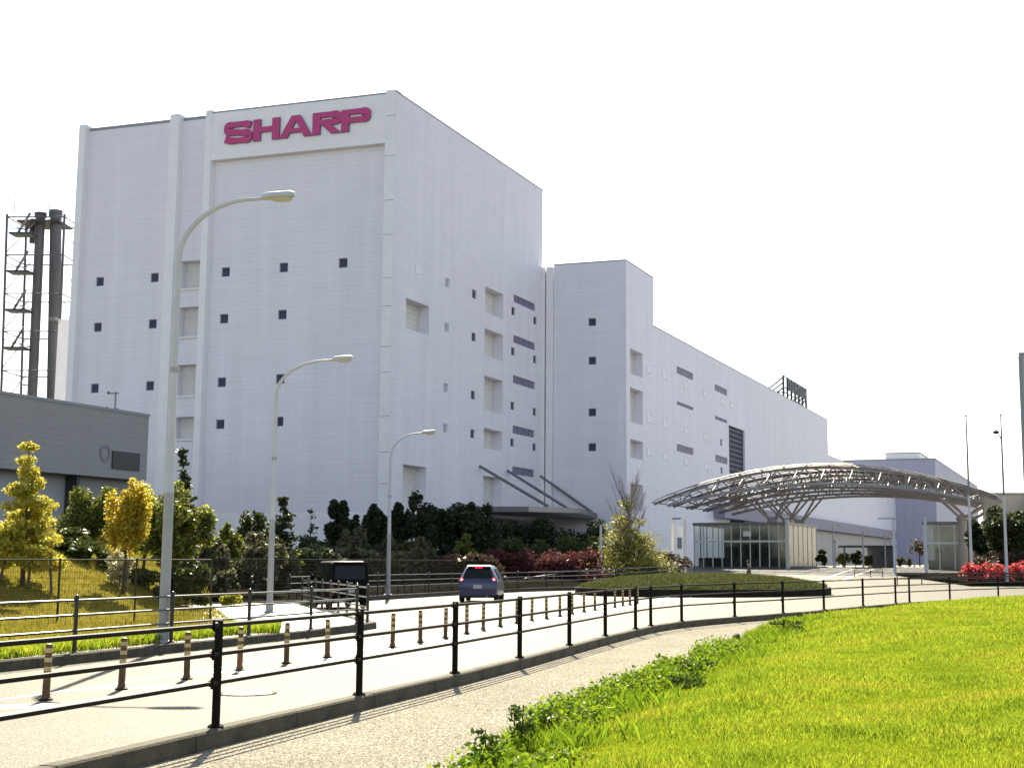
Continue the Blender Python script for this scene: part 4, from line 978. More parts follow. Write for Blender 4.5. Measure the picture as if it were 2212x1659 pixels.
# mesh fences (posts and fine wires)
def mesh_fence(pts, top, label, step=.055):
    pts = [Vector((x, y, 0)) for x, y in pts]; o = thing('mesh_fence', (pts[0].x, pts[0].y, 0), label, 'fence'); off = (pts[0].x, pts[0].y, 0)
    V, F = [], []
    for p, q in zip(pts, pts[1:]):
        zb = lambda w: max(lawn_z(w.x, w.y) if w.y < 56 else .2, .12)
        L = (q-p).length; n = max(1, round(L/2.0)); d = (q-p).normalized()
        for i in range(n+(q is pts[-1])):
            w = p.lerp(q, i/n); b = MB(off); b.tube([(w.x, w.y, zb(w)-.1), (w.x, w.y, top)], .026, 6); b.build('post', M['wire'], o)
        b = MB(off); b.tube([(p.x, p.y, top-.03), (q.x, q.y, top-.03)], .018, 5); b.build('top_rail', M['wire'], o)
        k = int(L/step); r_ = .0028
        for i in range(k):
            w = p+d*step*i; z0 = zb(w)
            s = len(V); V += [(w.x-d.x*r_, w.y-d.y*r_, z0), (w.x+d.x*r_, w.y+d.y*r_, z0), (w.x, w.y-r_*1.5, z0), (w.x-d.x*r_, w.y-d.y*r_, top), (w.x+d.x*r_, w.y+d.y*r_, top), (w.x, w.y-r_*1.5, top)]
            F += [(s, s+1, s+4, s+3), (s+1, s+2, s+5, s+4), (s+2, s, s+3, s+5)]
        z = .35
        while z < top:
            s = len(V); V += [(p.x, p.y, z-r_), (p.x, p.y, z+r_), (p.x-d.y*r_, p.y+d.x*r_, z), (q.x, q.y, z-r_), (q.x, q.y, z+r_), (q.x-d.y*r_, q.y+d.x*r_, z)]
            F += [(s, s+1, s+4, s+3), (s+1, s+2, s+5, s+4), (s+2, s, s+3, s+5)]; z += .15
    w = np_mesh('wire_mesh', np.array(V)-np.array(off), np.array(F), M['wire'], o); w['kind'] = 'stuff'
    return o
mesh_fence([(-20.5, 34.5), (-14.7, 35.4), (-9.4, 36.2)], 1.72, 'see through wire mesh fence across the left lawn in front of the yellow trees')
mesh_fence([(-18.5, 51.0), (-13.9, 55.5), (-12.2, 60.5), (-10.4, 67.6), (-8.6, 74.5), (-6.6, 81.5)], 1.8, 'tall wire mesh fence behind the van in front of the dark bushes')

# ================================================================== LANE POSTS
ORD = ['first', 'second', 'third', 'fourth', 'fifth', 'sixth', 'seventh', 'eighth', 'ninth', 'tenth', 'eleventh', 'twelfth', 'thirteenth', 'fourteenth', 'fifteenth', 'sixteenth', 'seventeenth', 'eighteenth', 'nineteenth', 'twentieth', 'twenty first', 'twenty second', 'twenty third', 'twenty fourth']
dn = thing('lane_post', (0, 0, 0), 'x', 'lane post', 'orange lane posts along the road centre')
b = MB(); b.lathe((0, 0, 0), [(.07, 0), (.07, .015), (.05, .04), (.045, .08), (.04, .62), (.036, .645), (.015, .655)], 14); b.build('post', M['delin'], dn, True)
b = MB(); b.lathe((0, 0, .004), [(.085, 0), (.085, .015), (.06, .02)], 14); b.build('base_plate', M['rubber'], dn)
for z in (.335, .44, .55):
    b = MB(); b.lathe((0, 0, z), [(.0435, 0), (.0435, .05)], 14); b.build('reflective_band', M['band'], dn, True)
for i, (x, y) in enumerate(DEL[2:]):
    o = dn if i == 0 else dup(dn)
    o.location = (x, y, .004); o.rotation_euler = (rnd.uniform(-.02, .02), rnd.uniform(-.02, .02), 0)
    o['label'] = ('nearest orange lane post with pale reflective bands, at the left border' if i == 0 else 'orange lane post with pale bands, %s of the row counted from the left border' % ORD[i]) if i < 23 else 'last and smallest orange lane post at the far end of the row'

# ================================================================== VEHICLES
def loft(b, sts):
    """stations (y, z0, w_sill, z_belt, w_belt, z_roof, w_roof)"""
    rings = []
    for y, z0, ws, zb, wb, zr, wr in sts:
        half = [(ws*.86, z0), (ws, z0+.10), (wb, zb-.12), (wb*.985, zb), (wr+.03, zr-.07), (wr-.06, zr-.005)]
        rings.append([b.pt((x, y, z)) for x, z in half]+[b.pt((-x, y, z)) for x, z in half[::-1]])
    n = len(rings[0])
    for A, C_ in zip(rings, rings[1:]):
        for k in range(n): b.face((A[k], A[(k+1) % n], C_[(k+1) % n], C_[k]))
    b.face(rings[0][::-1]); b.face(rings[-1])
def wheel(parent, x, y, r, w):
    s = 1 if x > 0 else -1; b = MB(); n = 20
    prof = [(r*.62, -w/2), (r*.93, -w/2), (r, -w/2+.03), (r, w/2-.03), (r*.93, w/2), (r*.62, w/2)]
    rings = [[b.pt((x+t, y+q*math.cos(2*PI*k/n), r+q*math.sin(2*PI*k/n))) for k in range(n)] for q, t in prof]
    for A, C_ in zip(rings, rings[1:]+rings[:1]):
        for k in range(n): b.face((A[k], A[(k+1) % n], C_[(k+1) % n], C_[k]))
    wo_ = b.build('wheel', M['tyre'], parent, True)
    b = MB(); xo = x+s*(w/2-.03)
    c = b.pt((xo+s*.02, y, r)); rim = [b.pt((xo, y+r*.62*math.cos(2*PI*k/n), r+r*.62*math.sin(2*PI*k/n))) for k in range(n)]
    for k in range(n): b.face((c, rim[k], rim[(k+1) % n]))
    b.build('rim', M['rim'], wo_)
def flatpart(name, parent, pts, m, th=.012, nrm=(0, -1, 0)):
    b = MB(); n = Vector(nrm)*th; A = [b.pt(p) for p in pts]; B = [b.pt(Vector(p)+n) for p in pts]; k = len(pts)
    b.face(A[::-1]); b.face(B)
    for i in range(k): b.face((A[i], A[(i+1) % k], B[(i+1) % k], B[i]))
    return b.build(name, m, parent)
# blue grey hatchback
cp_ = gp(1040, 1299); ca_ = thing('parked_car', (cp_.x, cp_.y+.3, .004), 'blue grey hatchback driving away with its red brake lights lit', 'car', rz=R(-1.0)); ca_.name = 'hatchback_car'
b = MB(); loft(b, [(-2.16, .36, .70, .62, .78, .80, .66), (-2.12, .28, .80, .80, .84, .96, .70), (-2.02, .26, .84, .96, .86, 1.07, .70), (-1.86, .24, .85, .98, .865, 1.25, .64), (-1.62, .22, .86, .98, .87, 1.50, .585), (-1.2, .2, .865, .97, .875, 1.57, .585), (-.4, .2, .865, .96, .875, 1.60, .60), (.5, .2, .865, .94, .875, 1.55, .60), (1.15, .2, .86, .93, .87, 1.10, .66), (1.3, .2, .86, .92, .865, .98, .70), (1.9, .22, .83, .80, .84, .86, .64), (2.15, .3, .74, .60, .76, .66, .60)])
body = b.build('body', M['cars'], ca_, True); ca_.scale = (.95, .95, .95)
flatpart('rear_window', ca_, [(-.66, -2.045, 1.05), (.66, -2.045, 1.05), (.53, -1.655, 1.475), (-.53, -1.655, 1.475)], M['carglass'], .02, (0, -.73, .68))
for s in (-1, 1):
    flatpart('side_window', ca_, [(s*.868, -1.5, 1.0), (s*.868, -.1, 1.0), (s*.655, -.2, 1.46), (s*.655, -1.25, 1.45)], M['carglass'], .02, (s*.9, 0, .43))
    flatpart('side_window', ca_, [(s*.868, -.02, 1.0), (s*.86, .95, 1.0), (s*.665, .45, 1.43), (s*.655, -.1, 1.46)], M['carglass'], .02, (s*.9, 0, .43))
    b = MB(); b.lathe((0, 0, 0), [(.085, 0), (.085, .05), (.07, .065)], 16); tl = b.build('tail_light', M['brake'], ca_, True); tl.location = (s*.70, -2.02, .985); tl.rotation_euler = (PI/2, 0, 0)
    b = MB(); b.lathe((0, 0, .066), [(.045, 0), (.045, .008), (.03, .012)], 14); b.build('lamp_core', M['brakecore'], tl, True)
    flatpart('reversing_light', ca_, [(s*.36, -2.035, .90), (s*.60, -2.035, .915), (s*.60, -2.035, .985), (s*.36, -2.035, .965)], M['clearlens'], .05)
    b = MB(); b.ell((s*1.0, .62, 1.02), (.10, .06, .075), 10, 6); b.build('door_mirror', M['cars'], ca_, True)
    for y in (-1.32, 1.34): wheel(ca_, s*.76, y, .315, .2)
flatpart('high_brake_light', ca_, [(-.17, -1.69, 1.475), (.17, -1.69, 1.475), (.17, -1.66, 1.52), (-.17, -1.66, 1.52)], M['brake'], .03, (0, -.8, .6))
flatpart('spoiler', ca_, [(-.52, -1.76, 1.535), (.52, -1.76, 1.535), (.50, -1.3, 1.585), (-.50, -1.3, 1.585)], M['cars'], .03, (0, 0, 1))
flatpart('number_plate', ca_, [(-.18, -2.15, .60), (.18, -2.15, .60), (.18, -2.14, .77), (-.18, -2.14, .77)], M['plate'], .03)
flatpart('bumper', ca_, [(-.78, -2.10, .30), (.78, -2.10, .30), (.82, -2.12, .56), (-.82, -2.12, .56)], M['cars'], .075)
flatpart('bumper_valance', ca_, [(-.70, -2.08, .20), (.70, -2.08, .20), (.75, -2.09, .295), (-.75, -2.09, .295)], M['trimblk'], .06)
b = MB(); b.tube([(.42, -2.2, .24), (.42, -1.7, .24)], .035, 8); b.build('exhaust', M['rim'], ca_)
b = MB(); b.tube([(-.05, -2.02, 1.085), (.22, -1.93, 1.18)], .012, 5); b.build('wiper', M['trimblk'], ca_)
# black van
vp_ = gp(752, 1314); va = thing('van', (vp_.x-.45, vp_.y+.6, .004), 'black van driving off behind the short pipe fence', 'van', rz=R(24))
b = MB(); loft(b, [(-1.72, .4, .66, .70, .74, .90, .66), (-1.69, .28, .72, .98, .755, 1.2, .70), (-1.62, .26, .735, 1.05, .76, 1.62, .66), (-1.52, .26, .74, 1.05, .765, 1.78, .645), (-1.2, .24, .74, 1.05, .765, 1.82, .65), (.4, .24, .74, 1.03, .765, 1.82, .65), (.95, .24, .74, 1.02, .765, 1.66, .64), (1.35, .26, .73, 1.0, .755, 1.15, .67), (1.6, .3, .70, .82, .73, .95, .64), (1.72, .36, .62, .6, .66, .70, .58)])
b.build('body', M['vanp'], va, True); va.scale = (.93, .93, .93)
flatpart('rear_window', va, [(-.60, -1.685, 1.12), (.60, -1.685, 1.12), (.56, -1.60, 1.62), (-.56, -1.60, 1.62)], M['carglass'], .02, (0, -.98, .17))
for s in (-1, 1):
    flatpart('side_window', va, [(s*.762, -1.45, 1.1), (s*.762, -.55, 1.1), (s*.69, -.55, 1.62), (s*.69, -1.4, 1.62)], M['carglass'], .02, (s*.99, 0, .1))
    flatpart('side_window', va, [(s*.762, -.45, 1.1), (s*.762, .75, 1.1), (s*.69, .55, 1.6), (s*.69, -.45, 1.62)], M['carglass'], .02, (s*.99, 0, .1))
    flatpart('tail_light', va, [(s*.62, -1.70, .52), (s*.73, -1.69, .52), (s*.745, -1.69, .92), (s*.64, -1.70, .92)], M['redlens'], .03)
    b = MB(); b.ell((s*.90, .72, 1.18), (.09, .06, .11), 10, 6); b.build('door_mirror', M['vanp'], va, True)
    for y in (-1.15, 1.15): wheel(va, s*.665, y, .28, .16)
flatpart('number_plate', va, [(-.17, -1.725, .62), (.17, -1.725, .62), (.17, -1.72, .79), (-.17, -1.72, .79)], M['plate'], .03)
flatpart('bumper', va, [(-.70, -1.70, .26), (.70, -1.70, .26), (.73, -1.71, .5), (-.73, -1.71, .5)], M['vanp'], .06)
flatpart('door_handle', va, [(-.10, -1.70, .96), (.10, -1.70, .96), (.10, -1.69, 1.0), (-.10, -1.69, 1.0)], M['rim'], .03)
b = MB(); b.tube([(-.1, -1.71, 1.12), (.25, -1.69, 1.22)], .012, 5); b.build('wiper', M['trimblk'], va)

# ================================================================== PERSON behind the island
pp = Vector((dp(1618, 1217, 89).x, 89, gz(89)))
pe = thing('person', pp, 'person in a grey coat and dark cap walking behind the grassed island', 'person', rz=R(75))
def skin(name, nodes, edges, m, parent):
    me = bpy.data.meshes.new(name); me.from_pydata([n[0] for n in nodes], edges, []); me.materials.append(m); o = link(name, me, parent)
    md = o.modifiers.new('skin', 'SKIN'); sv_ = me.skin_vertices[0].data
    for i, n in enumerate(nodes): sv_[i].radius = n[1] if isinstance(n[1], tuple) else (n[1], n[1])
    sv_[0].use_root = True; md.use_smooth_shade = True
    s = o.modifiers.new('sub', 'SUBSURF'); s.levels = 1; s.render_levels = 2
    return o
nodes = [((0, 0, .93), (.14, .10)), ((0, 0, 1.18), (.13, .09)), ((0, .02, 1.40), (.16, .09)), ((0, .03, 1.49), .055), ((0, .06, 1.56), (.072, .085)), ((0, .06, 1.64), (.075, .09)), ((0, .05, 1.69), (.055, .065)),
 ((.17, .02, 1.40), .055), ((.20, -.03, 1.14), .042), ((.19, .08, .93), .034), ((.19, .11, .86), .035),
 ((-.17, .02, 1.40), .055), ((-.20, .03, 1.14), .042), ((-.19, .16, .95), .034), ((-.19, .19, .88), .035),
 ((.09, .0, .86), .085), ((.09, .10, .50), .06), ((.09, .05, .09), .04), ((.09, .18, .05), .035),
 ((-.09, .0, .86), .085), ((-.09, -.06, .50), .06), ((-.09, -.22, .12), .04), ((-.09, -.12, .05), .035)]
edges = [(0, 1), (1, 2), (2, 3), (3, 4), (4, 5), (5, 6), (2, 7), (7, 8), (8, 9), (9, 10), (2, 11), (11, 12), (12, 13), (13, 14), (0, 15), (15, 16), (16, 17), (17, 18), (0, 19), (19, 20), (20, 21), (21, 22)]
skin('body', nodes, edges, M['skin'], pe)
skin('coat', [((0, 0, .80), (.20, .16)), ((0, 0, 1.0), (.185, .14)), ((0, 0, 1.2), (.17, .12)), ((0, .02, 1.41), (.185, .115)), ((.19, .02, 1.40), .075), ((.215, -.03, 1.14), .06), ((.205, .07, .96), .05), ((-.19, .02, 1.40), .075), ((-.215, .03, 1.14), .06), ((-.205, .14, .98), .05)], [(0, 1), (1, 2), (2, 3), (3, 4), (4, 5), (5, 6), (3, 7), (7, 8), (8, 9)], M['coat'], pe)
skin('trousers', [((0, 0, .9), (.16, .12)), ((.09, .0, .82), .10), ((.09, .10, .50), .078), ((.09, .05, .12), .062), ((-.09, .0, .82), .10), ((-.09, -.06, .50), .078), ((-.09, -.21, .14), .062)], [(0, 1), (1, 2), (2, 3), (0, 4), (4, 5), (5, 6)], M['trous'], pe)
b = MB(); b.ell((0, .055, 1.675), (.098, .11, .085), 14, 8); b.bx((-.07, .14, 1.655), (.07, .235, 1.675)); b.build('cap', M['cap_'], pe, True)
b = MB(); b.ell((0, .148, 1.60), (.014, .02, .022), 6, 4); b.ell((.035, .135, 1.625), (.012, .008, .007), 6, 4); b.ell((-.035, .135, 1.625), (.012, .008, .007), 6, 4); b.bx((-.025, .136, 1.555), (.025, .146, 1.563)); b.build('face', M['skin'], pe)

# ================================================================== TREES AND SHRUBS
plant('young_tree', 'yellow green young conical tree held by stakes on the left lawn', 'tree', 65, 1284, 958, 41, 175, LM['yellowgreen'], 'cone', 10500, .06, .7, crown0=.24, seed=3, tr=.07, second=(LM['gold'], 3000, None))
st_ = at(70, 41); 
for i, dx in enumerate((-.75, .05, .72)):
    x0 = dp(70, 1217, 41).x+dx; z0 = lawn_z(x0, 41-.4)
    o = thing('tree_stake', (x0, 40.6, z0), ('leftmost timber stake under the staked yellow tree', 'middle timber stake under the staked yellow tree', 'rightmost timber stake under the staked yellow tree')[i], 'stake', 'timber stakes of the young tree')
    b = MB((x0, 40.6, z0)); b.tube([(x0, 40.6, z0-.1), (x0-dx*.25, 40.85, z0+1.15)], .04, 6); b.build('pole', M['stake'], o)
    b = MB((x0, 40.6, z0)); b.tube([(x0-dx*.2-.04, 40.8, z0+.95), (x0-dx*.2+.04, 40.8, z0+.95)], .05, 6); b.build('tie', M['rubber'], o)
plant('young_tree', 'golden leaved slender tree just left of the nearest street lamp', 'tree', 278, 1300, 1010, 44, 112, LM['gold'], 'tall', 4600, .062, .3, crown0=.26, seed=5, tr=.06, second=(LM['yellowgreen'], 1300, None))
plant('broad_tree', 'soft green broad tree in front of the grey shed', 'tree', 198, 1250, 1030, 54, 180, LM['green'], 'round', 9500, .07, .8, crown0=.12, seed=6, tr=.08)
plant('conifer_tree', 'dark slim conifer top rising behind the nearest street lamp', 'tree', 394, 1250, 978, 62, 86, LM['dark'], 'cone', 3200, .11, .3, crown0=.3, seed=8, tr=.08)
plant('broad_tree', 'large mixed green tree right behind the nearest street lamp', 'tree', 388, 1290, 1026, 48, 205, LM['green'], 'round', 9500, .068, .25, crown0=.16, seed=9, tr=.1, second=(LM['yellowgreen'], 1500, None))
plant('broad_tree', 'yellow tinged bushy tree between the golden tree and the lamp', 'tree', 318, 1290, 1030, 50, 95, LM['yellowgreen'], 'round', 4800, .066, .25, crown0=.3, seed=10, tr=.07)
plant('shrub', 'low dark hedge at the foot of the lawn under the golden tree', 'shrub', 255, 1300, 1200, 47.5, 260, LM['mid'], 'band', 6500, .08, .2, crown0=.1, seed=11, tr=.03)
plant('shrub', 'pale flowered bush beside the low dark hedge', 'shrub', 262, 1250, 1178, 45, 75, LM['blossom'], 'round', 1000, .07, .6, crown0=.1, seed=12, tr=.03)
plant('shrub', 'dark shade bush below the large mixed tree', 'shrub', 405, 1330, 1205, 46, 150, LM['mid'], 'round', 4200, .1, .16, crown0=.05, seed=13, tr=.03)
plant('shrub', 'white blossomed shrub with lit tips right of the big tree', 'shrub', 560, 1290, 1135, 62, 125, LM['olive'], 'round', 5200, .075, .2, crown0=.15, seed=14, tr=.05, second=(LM['blossom'], 700, 'blossom'))
plant('broad_tree', 'small lime green topped tree left of the white blossomed shrub', 'tree', 492, 1290, 1122, 60, 80, LM['green'], 'round', 3400, .075, .2, crown0=.3, seed=15, tr=.06, second=(LM['yellowgreen'], 500, None))
plant('broad_tree', 'rounded deep green tree behind the white blossomed shrub', 'tree', 548, 1270, 1096, 74, 120, LM['mid'], 'round', 4200, .10, .2, crown0=.2, seed=16, tr=.09)
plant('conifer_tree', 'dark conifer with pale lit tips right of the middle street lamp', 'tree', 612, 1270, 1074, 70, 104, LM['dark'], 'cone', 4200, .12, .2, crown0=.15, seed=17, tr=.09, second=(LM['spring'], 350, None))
plant('bare_sapling', 'thin bluish sapling standing alone between two dark trees', 'tree', 672, 1240, 1105, 88, 60, LM['dark'], 'cone', 500, .13, .3, crown0=.2, seed=18, tr=.06)
plant('shrub', 'dim blossomed shrub below the thin pole of the middle lamp', 'shrub', 490, 1310, 1215, 56, 70, LM['olive'], 'round', 1100, .09, .16, crown0=.05, seed=19, tr=.03, second=(LM['blossom'], 220, 'blossom'))
plant('broad_tree', 'olive bush filling the gap between the two near street lamps', 'tree', 455, 1300, 1150, 58, 110, LM['olive'], 'round', 2600, .10, .2, crown0=.05, seed=101, tr=.05)
plant('shrub', 'dark bush directly behind the foot of the middle lamp', 'shrub', 590, 1300, 1160, 66, 130, LM['dark'], 'round', 3000, .12, .2, crown0=.0, seed=102, tr=.05)
plant('shrub', 'dusky bush under the thin bluish sapling', 'shrub', 668, 1285, 1158, 80, 120, LM['dark'], 'round', 2600, .14, .2, crown0=.0, seed=103, tr=.05)
plant('shrub', 'yellow grassy tuft at the edge of the paved verge', 'shrub', 500, 1345, 1280, 48, 60, LM['yellowgreen'], 'round', 900, .09, .16, crown0=.02, seed=20, tr=.02)
for px, top, w, sd_, lab in ((742, 1074, 92, 21, 'black green leaning tree left of the farthest street lamp'), (812, 1076, 84, 22, 'black green tree just left of the farthest lamp pole'), (852, 1070, 76, 23, 'black green pointed tree just right of the farthest lamp pole'), (925, 1052, 150, 24, 'big round dark tree above the left of the blue car'), (1032, 1052, 172, 25, 'biggest round dark tree beside the dock canopy')):
    plant('evergreen_tree', lab, 'tree', px, 1262, top, 101, w, LM['dark'], 'round', 9000, .17, .6, crown0=.0, seed=sd_, tr=.14, group='dark evergreen trees before the factory')
for px, top, w, sd_, lab, m in ((765, 1128, 100, 31, 'olive bush under the leaning black green tree', 'olive'), (700, 1150, 90, 33, 'dull dark bush behind the black van', 'dark'), (840, 1150, 90, 32, 'olive bush at the foot of the farthest lamp pole', 'olive'), (905, 1150, 90, 34, 'brownish olive bush under the big round tree', 'olive'), (1002, 1150, 66, 35, 'pale olive bush above the roof of the blue car', 'green')):
    plant('shrub', lab, 'shrub', px, 1268, top, 93, w, LM[m], 'round', 2000, .15, .25, crown0=.05, seed=sd_, tr=.05)
for px0, px1, top, Y, m, sd_, lab, n in ((470, 720, 1180, 72, 'dark', 41, 'dark undergrowth between the middle lamp and the van', 3600), (700, 900, 1186, 84, 'olive', 42, 'brown undergrowth behind the van', 3200), (880, 1080, 1196, 86, 'brown', 43, 'brown undergrowth behind the blue car', 3200)):
    plant('hedge', lab, 'hedge', (px0+px1)/2, 1270, top, Y, px1-px0, LM[m], 'band', n*2, .19, .15, crown0=.05, seed=sd_, tr=.03, xn=3)
plant('hedge', 'dark climbing hedge bank under the dock canopy', 'hedge', 1188, 1215, 1116, 122, 240, LM['dark'], 'band', 9000, .19, 1.0, crown0=.05, seed=44, tr=.05, xn=3)
plant('hedge', 'paler trimmed hedge top above the red shrubs', 'hedge', 1195, 1225, 1158, 112, 230, LM['mid'], 'band', 4500, .14, .8, crown0=.05, seed=45, tr=.05, xn=3)
plant('hedge', 'dull red shrub bank between the blue car and the path lamp', 'hedge', 1185, 1262, 1186, 98, 245, LM['red'], 'band', 7500, .12, .3, crown0=.05, seed=46, tr=.05, xn=3.4)
plant('hedge', 'brown shrub mass below the half bare tree', 'hedge', 1395, 1245, 1190, 112, 165, LM['brown'], 'band', 3800, .14, .6, crown0=.05, seed=47, tr=.05, xn=2.5)
# half bare tree
g = random.Random(50); hb = dp(1357, 1217, 108); HB = Vector((hb.x, 108, .45))
ht = thing('half_bare_tree', HB, 'tree with bare twigs on top and pale leaves below, left of the canopy', 'tree')
pxm = 108/FOC
cl = cl_cone(HB.x, 108, 1.5, 5.8, 3.1, g, 8, 11); leaves('crown', cl, 7000, .11, LM['spring'], ht, HB, 51)
leaves('lower_leaves', cl_cone(HB.x, 108, 1.5, 4.0, 2.4, g, 5, 9), 1500, .13, LM['olive'], ht, HB, 52)
b = MB(HB); trunk(b, HB-Vector((0, 0, .2)), (HB.x, 108, 6.6), .13, g); b.build('trunk', M['trunk'], ht, True)
b = MB(HB)
for i in range(52):
    z0 = g.uniform(2.4, 6.0); a = g.uniform(0, 2*PI); s = Vector((HB.x, 108, z0)); L = g.uniform(1.6, 3.6)*(1-.25*(z0-2.4)/4)
    e = s+Vector((math.cos(a)*L*.5, math.sin(a)*L*.5, L)); e.z = min(e.z, 8.5); m_ = s.lerp(e, .5)+Vector((math.cos(a), math.sin(a), 0))*.14
    b.tube([s, m_, e], [.032, .02, .009], 4, False)
    for k in range(4):
        q0 = s.lerp(e, g.uniform(.35, .9)); a2 = a+g.uniform(-1.2, 1.2); l2 = g.uniform(.5, 1.2)
        b.tube([q0, q0+Vector((math.cos(a2)*l2*.4, math.sin(a2)*l2*.4, l2))], [.012, .006], 3, False)
b.build('bare_twigs', M['bare'], ht)
# right side
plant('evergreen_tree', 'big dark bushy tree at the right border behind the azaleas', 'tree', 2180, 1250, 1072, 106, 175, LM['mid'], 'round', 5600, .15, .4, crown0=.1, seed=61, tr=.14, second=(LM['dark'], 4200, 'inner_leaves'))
plant('evergreen_tree', 'dark tree between the right pavilion and the bushy tree', 'tree', 2118, 1250, 1110, 109, 80, LM['dark'], 'round', 2600, .16, .4, crown0=.1, seed=62, tr=.12)
for px, top, w, sd_, lab in ((2105, 1208, 80, 63, 'red azalea mound at the foot of the flagpole'), (2165, 1216, 90, 64, 'red azalea mound between the two tall poles'), (2215, 1205, 70, 65, 'red azalea mound running out of the right border')):
    plant('azalea', lab, 'azalea', px, 1262, top, 98.5, w, LM['azalea'], 'round', 1800, .085, .25, crown0=.02, seed=sd_, tr=.03, group='red azaleas in the right bed', second=(LM['weeddark'], 350, 'green_leaves'))
plant('hedge', 'dark hedge behind the red azaleas', 'hedge', 2165, 1240, 1190, 103, 130, LM['brown'], 'band', 2200, .13, .4, crown0=.05, seed=66, tr=.04, xn=2)
for px, top, w, sd_, lab, m in ((1775, 1185, 30, 71, 'small dark shrub beside the pavilion wall', 'mid'), (1822, 1188, 46, 72, 'lime hedge block left of the short armed lamp', 'spring'), (1848, 1186, 36, 73, 'taller green shrub next to the lime hedge', 'green'), (1876, 1198, 34, 74, 'yellow green low hedge before the gatehouse', 'spring')):
    plant('shrub', lab, 'shrub', px, 1226, top, 147, w, LM[m], 'round', 900, .14, 1.25, crown0=.02, seed=sd_, tr=.04)
plant('young_tree', 'thin brownish tree in front of the annex wall', 'tree', 1985, 1226, 1158, 150, 70, LM['brown'], 'round', 700, .13, 1.25, crown0=.25, seed=75, tr=.07)
for i, (px, w, h) in enumerate(((1945, 22, 26), (1962, 18, 20), (2030, 34, 24), (2050, 20, 30))):
    plant('shrub', ('low grey shrub right of the gatehouse', 'smaller low shrub under the left bar headed lamp', 'low shrub right of the right bar headed lamp', 'low shrub at the foot of the right pavilion')[i], 'shrub', px, 1226, 1226-h, 148, w, LM['olive'], 'round', 350, .13, 1.25, crown0=.02, seed=80+i, tr=.04)

# ================================================================== GRASS
def blades(name, X, Y, Z, h, w, m, label, seed, lean=.45):
    g = np.random.default_rng(seed); n = len(X)
    a = g.uniform(0, 2*PI, n); hh = h*g.uniform(.45, 1.3, n); ww = w*g.uniform(.7, 1.3, n)
    dx, dy = np.cos(a), np.sin(a); l = lean*hh*g.uniform(.2, 1.2, n); b2 = g.uniform(0, 2*PI, n); lx, ly = np.cos(b2)*l, np.sin(b2)*l
    P = np.stack([X, Y, Z-.01], 1)
    A = P+np.stack([dx*ww/2, dy*ww/2, 0*X], 1); B = P-np.stack([dx*ww/2, dy*ww/2, 0*X], 1)
    Mi = P+np.stack([lx*.35-dx*ww*.4, ly*.35-dy*ww*.4, hh*.6], 1); T = P+np.stack([lx, ly, hh], 1)
    V = np.stack([A, B, Mi, T], 1).reshape(-1, 3); i = np.arange(n)*4
    F = np.stack([i, i+1, i+2, i+3], 1)
    o = np_mesh(name, V, F, m); return tag(o, label, 'grass', kind='stuff')
g = np.random.default_rng(11)
def sample_mound(n, y0, y1, xmax):
    y = y0+(y1-y0)*g.uniform(0, 1, n); e = np.interp(y, mey, mex); x = e+.02+(np.minimum(xmax, y*.32+2.5)-e)*g.uniform(0, 1, n)**1.0
    return x, y
XS, YS, HS, WS = [], [], [], []
for n, y0, y1, h, w in ((170000, 8, 14, .048, .005), (190000, 14, 24, .055, .007), (130000, 24, 40, .07, .012), (80000, 40, 68, .09, .024)):
    x, y = sample_mound(n, y0, y1, 26); k = 1+.5*np.sin(x*1.7+np.sin(y*1.1)*2)*np.sin(y*.9+x*.4)
    XS.append(x); YS.append(y); HS.append(h*np.clip(k, .5, 1.5)); WS.append(np.full(n, w))
X, Y_, Hh, Ww = map(np.concatenate, (XS, YS, HS, WS))
ed = mound_d(X, Y_); Hh = Hh*(1+.7*np.exp(-ed/.8))
blades('grass', X, Y_, mound_z(X, Y_), Hh, Ww, LM['grass'], 'bright sunlit grass covering the slope in the lower right corner', 21)
# taller clumps and leafy weeds along the edge
n = 16000; t = g.uniform(0, 1, n)**1.2; y = 9+t*31; e = np.interp(y, mey, mex); c = np.sin(y*2.1)+np.sin(y*.83+1)+g.normal(0, .3, n); keep = c > -.2
y = y[keep]; x = np.interp(y, mey, mex)+.1+np.abs(g.normal(0, .5, len(y)))
blades('tall_grass', x, y, mound_z(x, y), .17, .009, LM['weed'], 'taller leafy grass fringe along the footpath edge', 22, .7)
g2 = np.random.default_rng(77); cl = []
for _ in range(420):
    yy = 9.5+17*g2.uniform(0, 1)**1.2; c_ = math.sin(yy*1.9)+math.sin(yy*.7+2)
    if c_ < -.9: continue
    xx = float(np.interp(yy, mey, mex))+.12+abs(g2.normal(0, .32)); r_ = g2.uniform(.07, .17)*(1+yy*.012); zz = float(mound_z(xx, yy))
    cl.append((xx, yy, zz+r_*g2.uniform(.3, 1.0), r_, r_, r_*.9))
tag(leaves('weed_cover', cl, 26000, .026, LM['weed'], seed=78, up=.3), 'low leafy weeds massed along the edge of the grass slope', 'weeds', kind='stuff')
wl = [(1048, 1640, 1575, 10.9, 'dark weed stem nearest the bottom edge of the grass'), (1125, 1600, 1524, 12.6, 'tallest dark weed standing up against the footpath'), (1183, 1590, 1540, 13.4, 'small dark weed right of the tallest weed'), (1325, 1530, 1490, 16.8, 'leafy dark weed where the grass bulges to the path'), (1290, 1545, 1512, 16.2, 'short weed left of the leafy dark weed'), (1500, 1480, 1425, 20.5, 'broad dark weed clump halfway up the path edge'), (1480, 1535, 1470, 17.5, 'dark weed clump inside the grass below the broad clump'), (1592, 1395, 1375, 29, 'thin weed at the far end of the path edge'), (1700, 1370, 1338, 31, 'grassy dark tuft near the fence end of the path')]
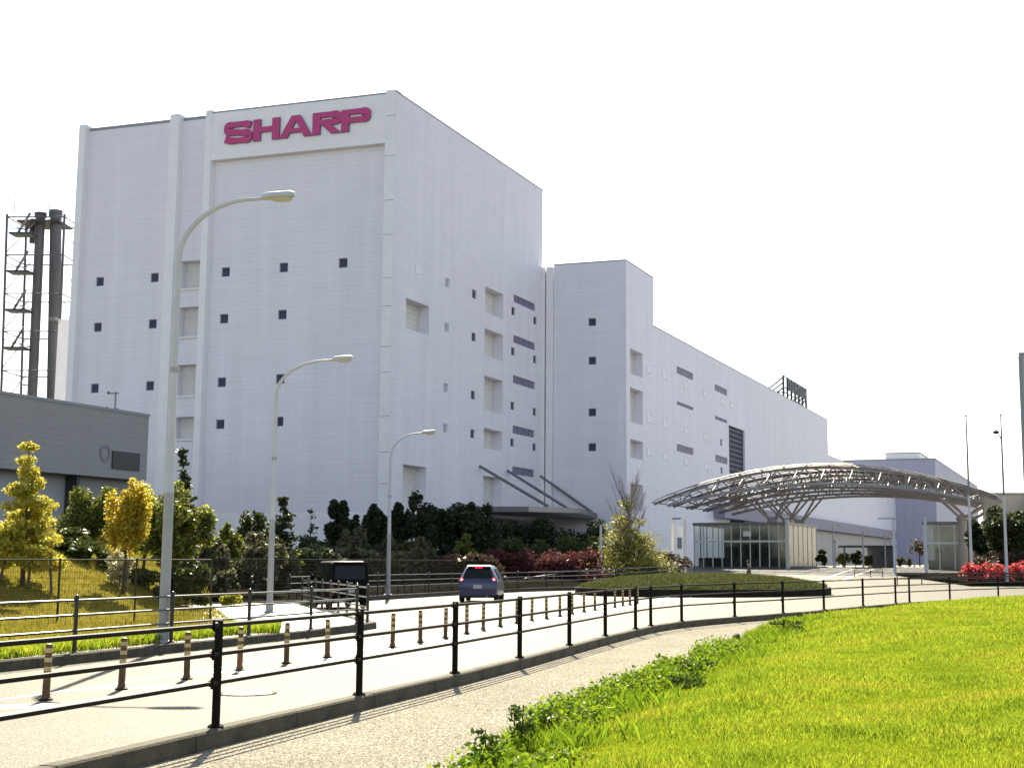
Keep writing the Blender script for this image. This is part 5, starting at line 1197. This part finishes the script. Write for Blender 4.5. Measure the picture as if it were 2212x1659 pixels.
for i, (px, pb, ptop, Yw, lab) in enumerate(wl):
    gg = random.Random(90+i); X0 = dp(px, pb, Yw).x; z0 = float(mound_z(X0, Yw)); z1 = max(dp(px, ptop, Yw).z, z0+.2); o = thing('weed', (X0, Yw, z0), lab, 'weed', 'weeds along the footpath edge'); H = z1-z0
    wide = 'clump' in lab or 'tuft' in lab
    cl = [(X0+gg.uniform(-1, 1)*H*(.9 if wide else .22), Yw+gg.uniform(-.12, .12)*(2 if wide else 1), z0+H*gg.uniform(.25, .97), .07*(2 if wide else 1), .07, .055) for _ in range(16)]
    leaves('crown', cl, 420 if wide else 240, .026, LM['weeddark'], o, (X0, Yw, z0), 90+i, .5, .4)
    b = MB((X0, Yw, z0)); b.tube([(X0, Yw, z0-.02), (X0+gg.uniform(-.03, .03), Yw, z1)], [.008, .004], 5)
    for c in cl[:8]: b.tube([(X0, Yw, z0+(c[2]-z0)*.6), c[:3]], [.004, .002], 4)
    b.build('stem', M['trunk'], o)
# lawn, verge and island grass
n = 70000; x = g.uniform(-24, -7, n); y = 17+40*g.uniform(0, 1, n)
lim = np.where(y < 31, -9.15+(y-22)*.22, -7.2-(y-31)*.30); ok = (x < lim-.05) & (x > -y*.46)
x, y = x[ok], y[ok]; z = .18+np.clip((-12.6-x)*.40, 0, 2.6)*np.clip((y-33)/13, 0, 1)**2*(3-2*np.clip((y-33)/13, 0, 1))
blades('lawn_grass', x, y, z, .10, .022, LM['lawn'], 'short yellowing grass on the left lawn', 23)
n = 26000; y = 16+18*g.uniform(0, 1, n); x = np.where(y < 31, -9.15+(y-22)*.22, -6.6-(y-31)*.2)-g.uniform(.0, 1.3, n)
blades('verge_grass', x, y, np.full(n, .17), .16, .018, LM['grass'], 'bright rough grass strip along the left kerb', 24)
n = 22000; a = g.uniform(0, 2*PI, n); k = np.sqrt(g.uniform(0, 1, n))*.97
blades('island_grass', IC.x+IRX*k*np.cos(a), IC.y+IRY*k*np.sin(a), np.interp(k, [.15, .4, .65, .85, .965], [.97, .93, .80, .58, .40]), .16, .04, LM['isl'], 'rough dull grass on the traffic island', 25)
n = 9000; x = g.uniform(-9, -1, n); y = g.uniform(70, 90, n)
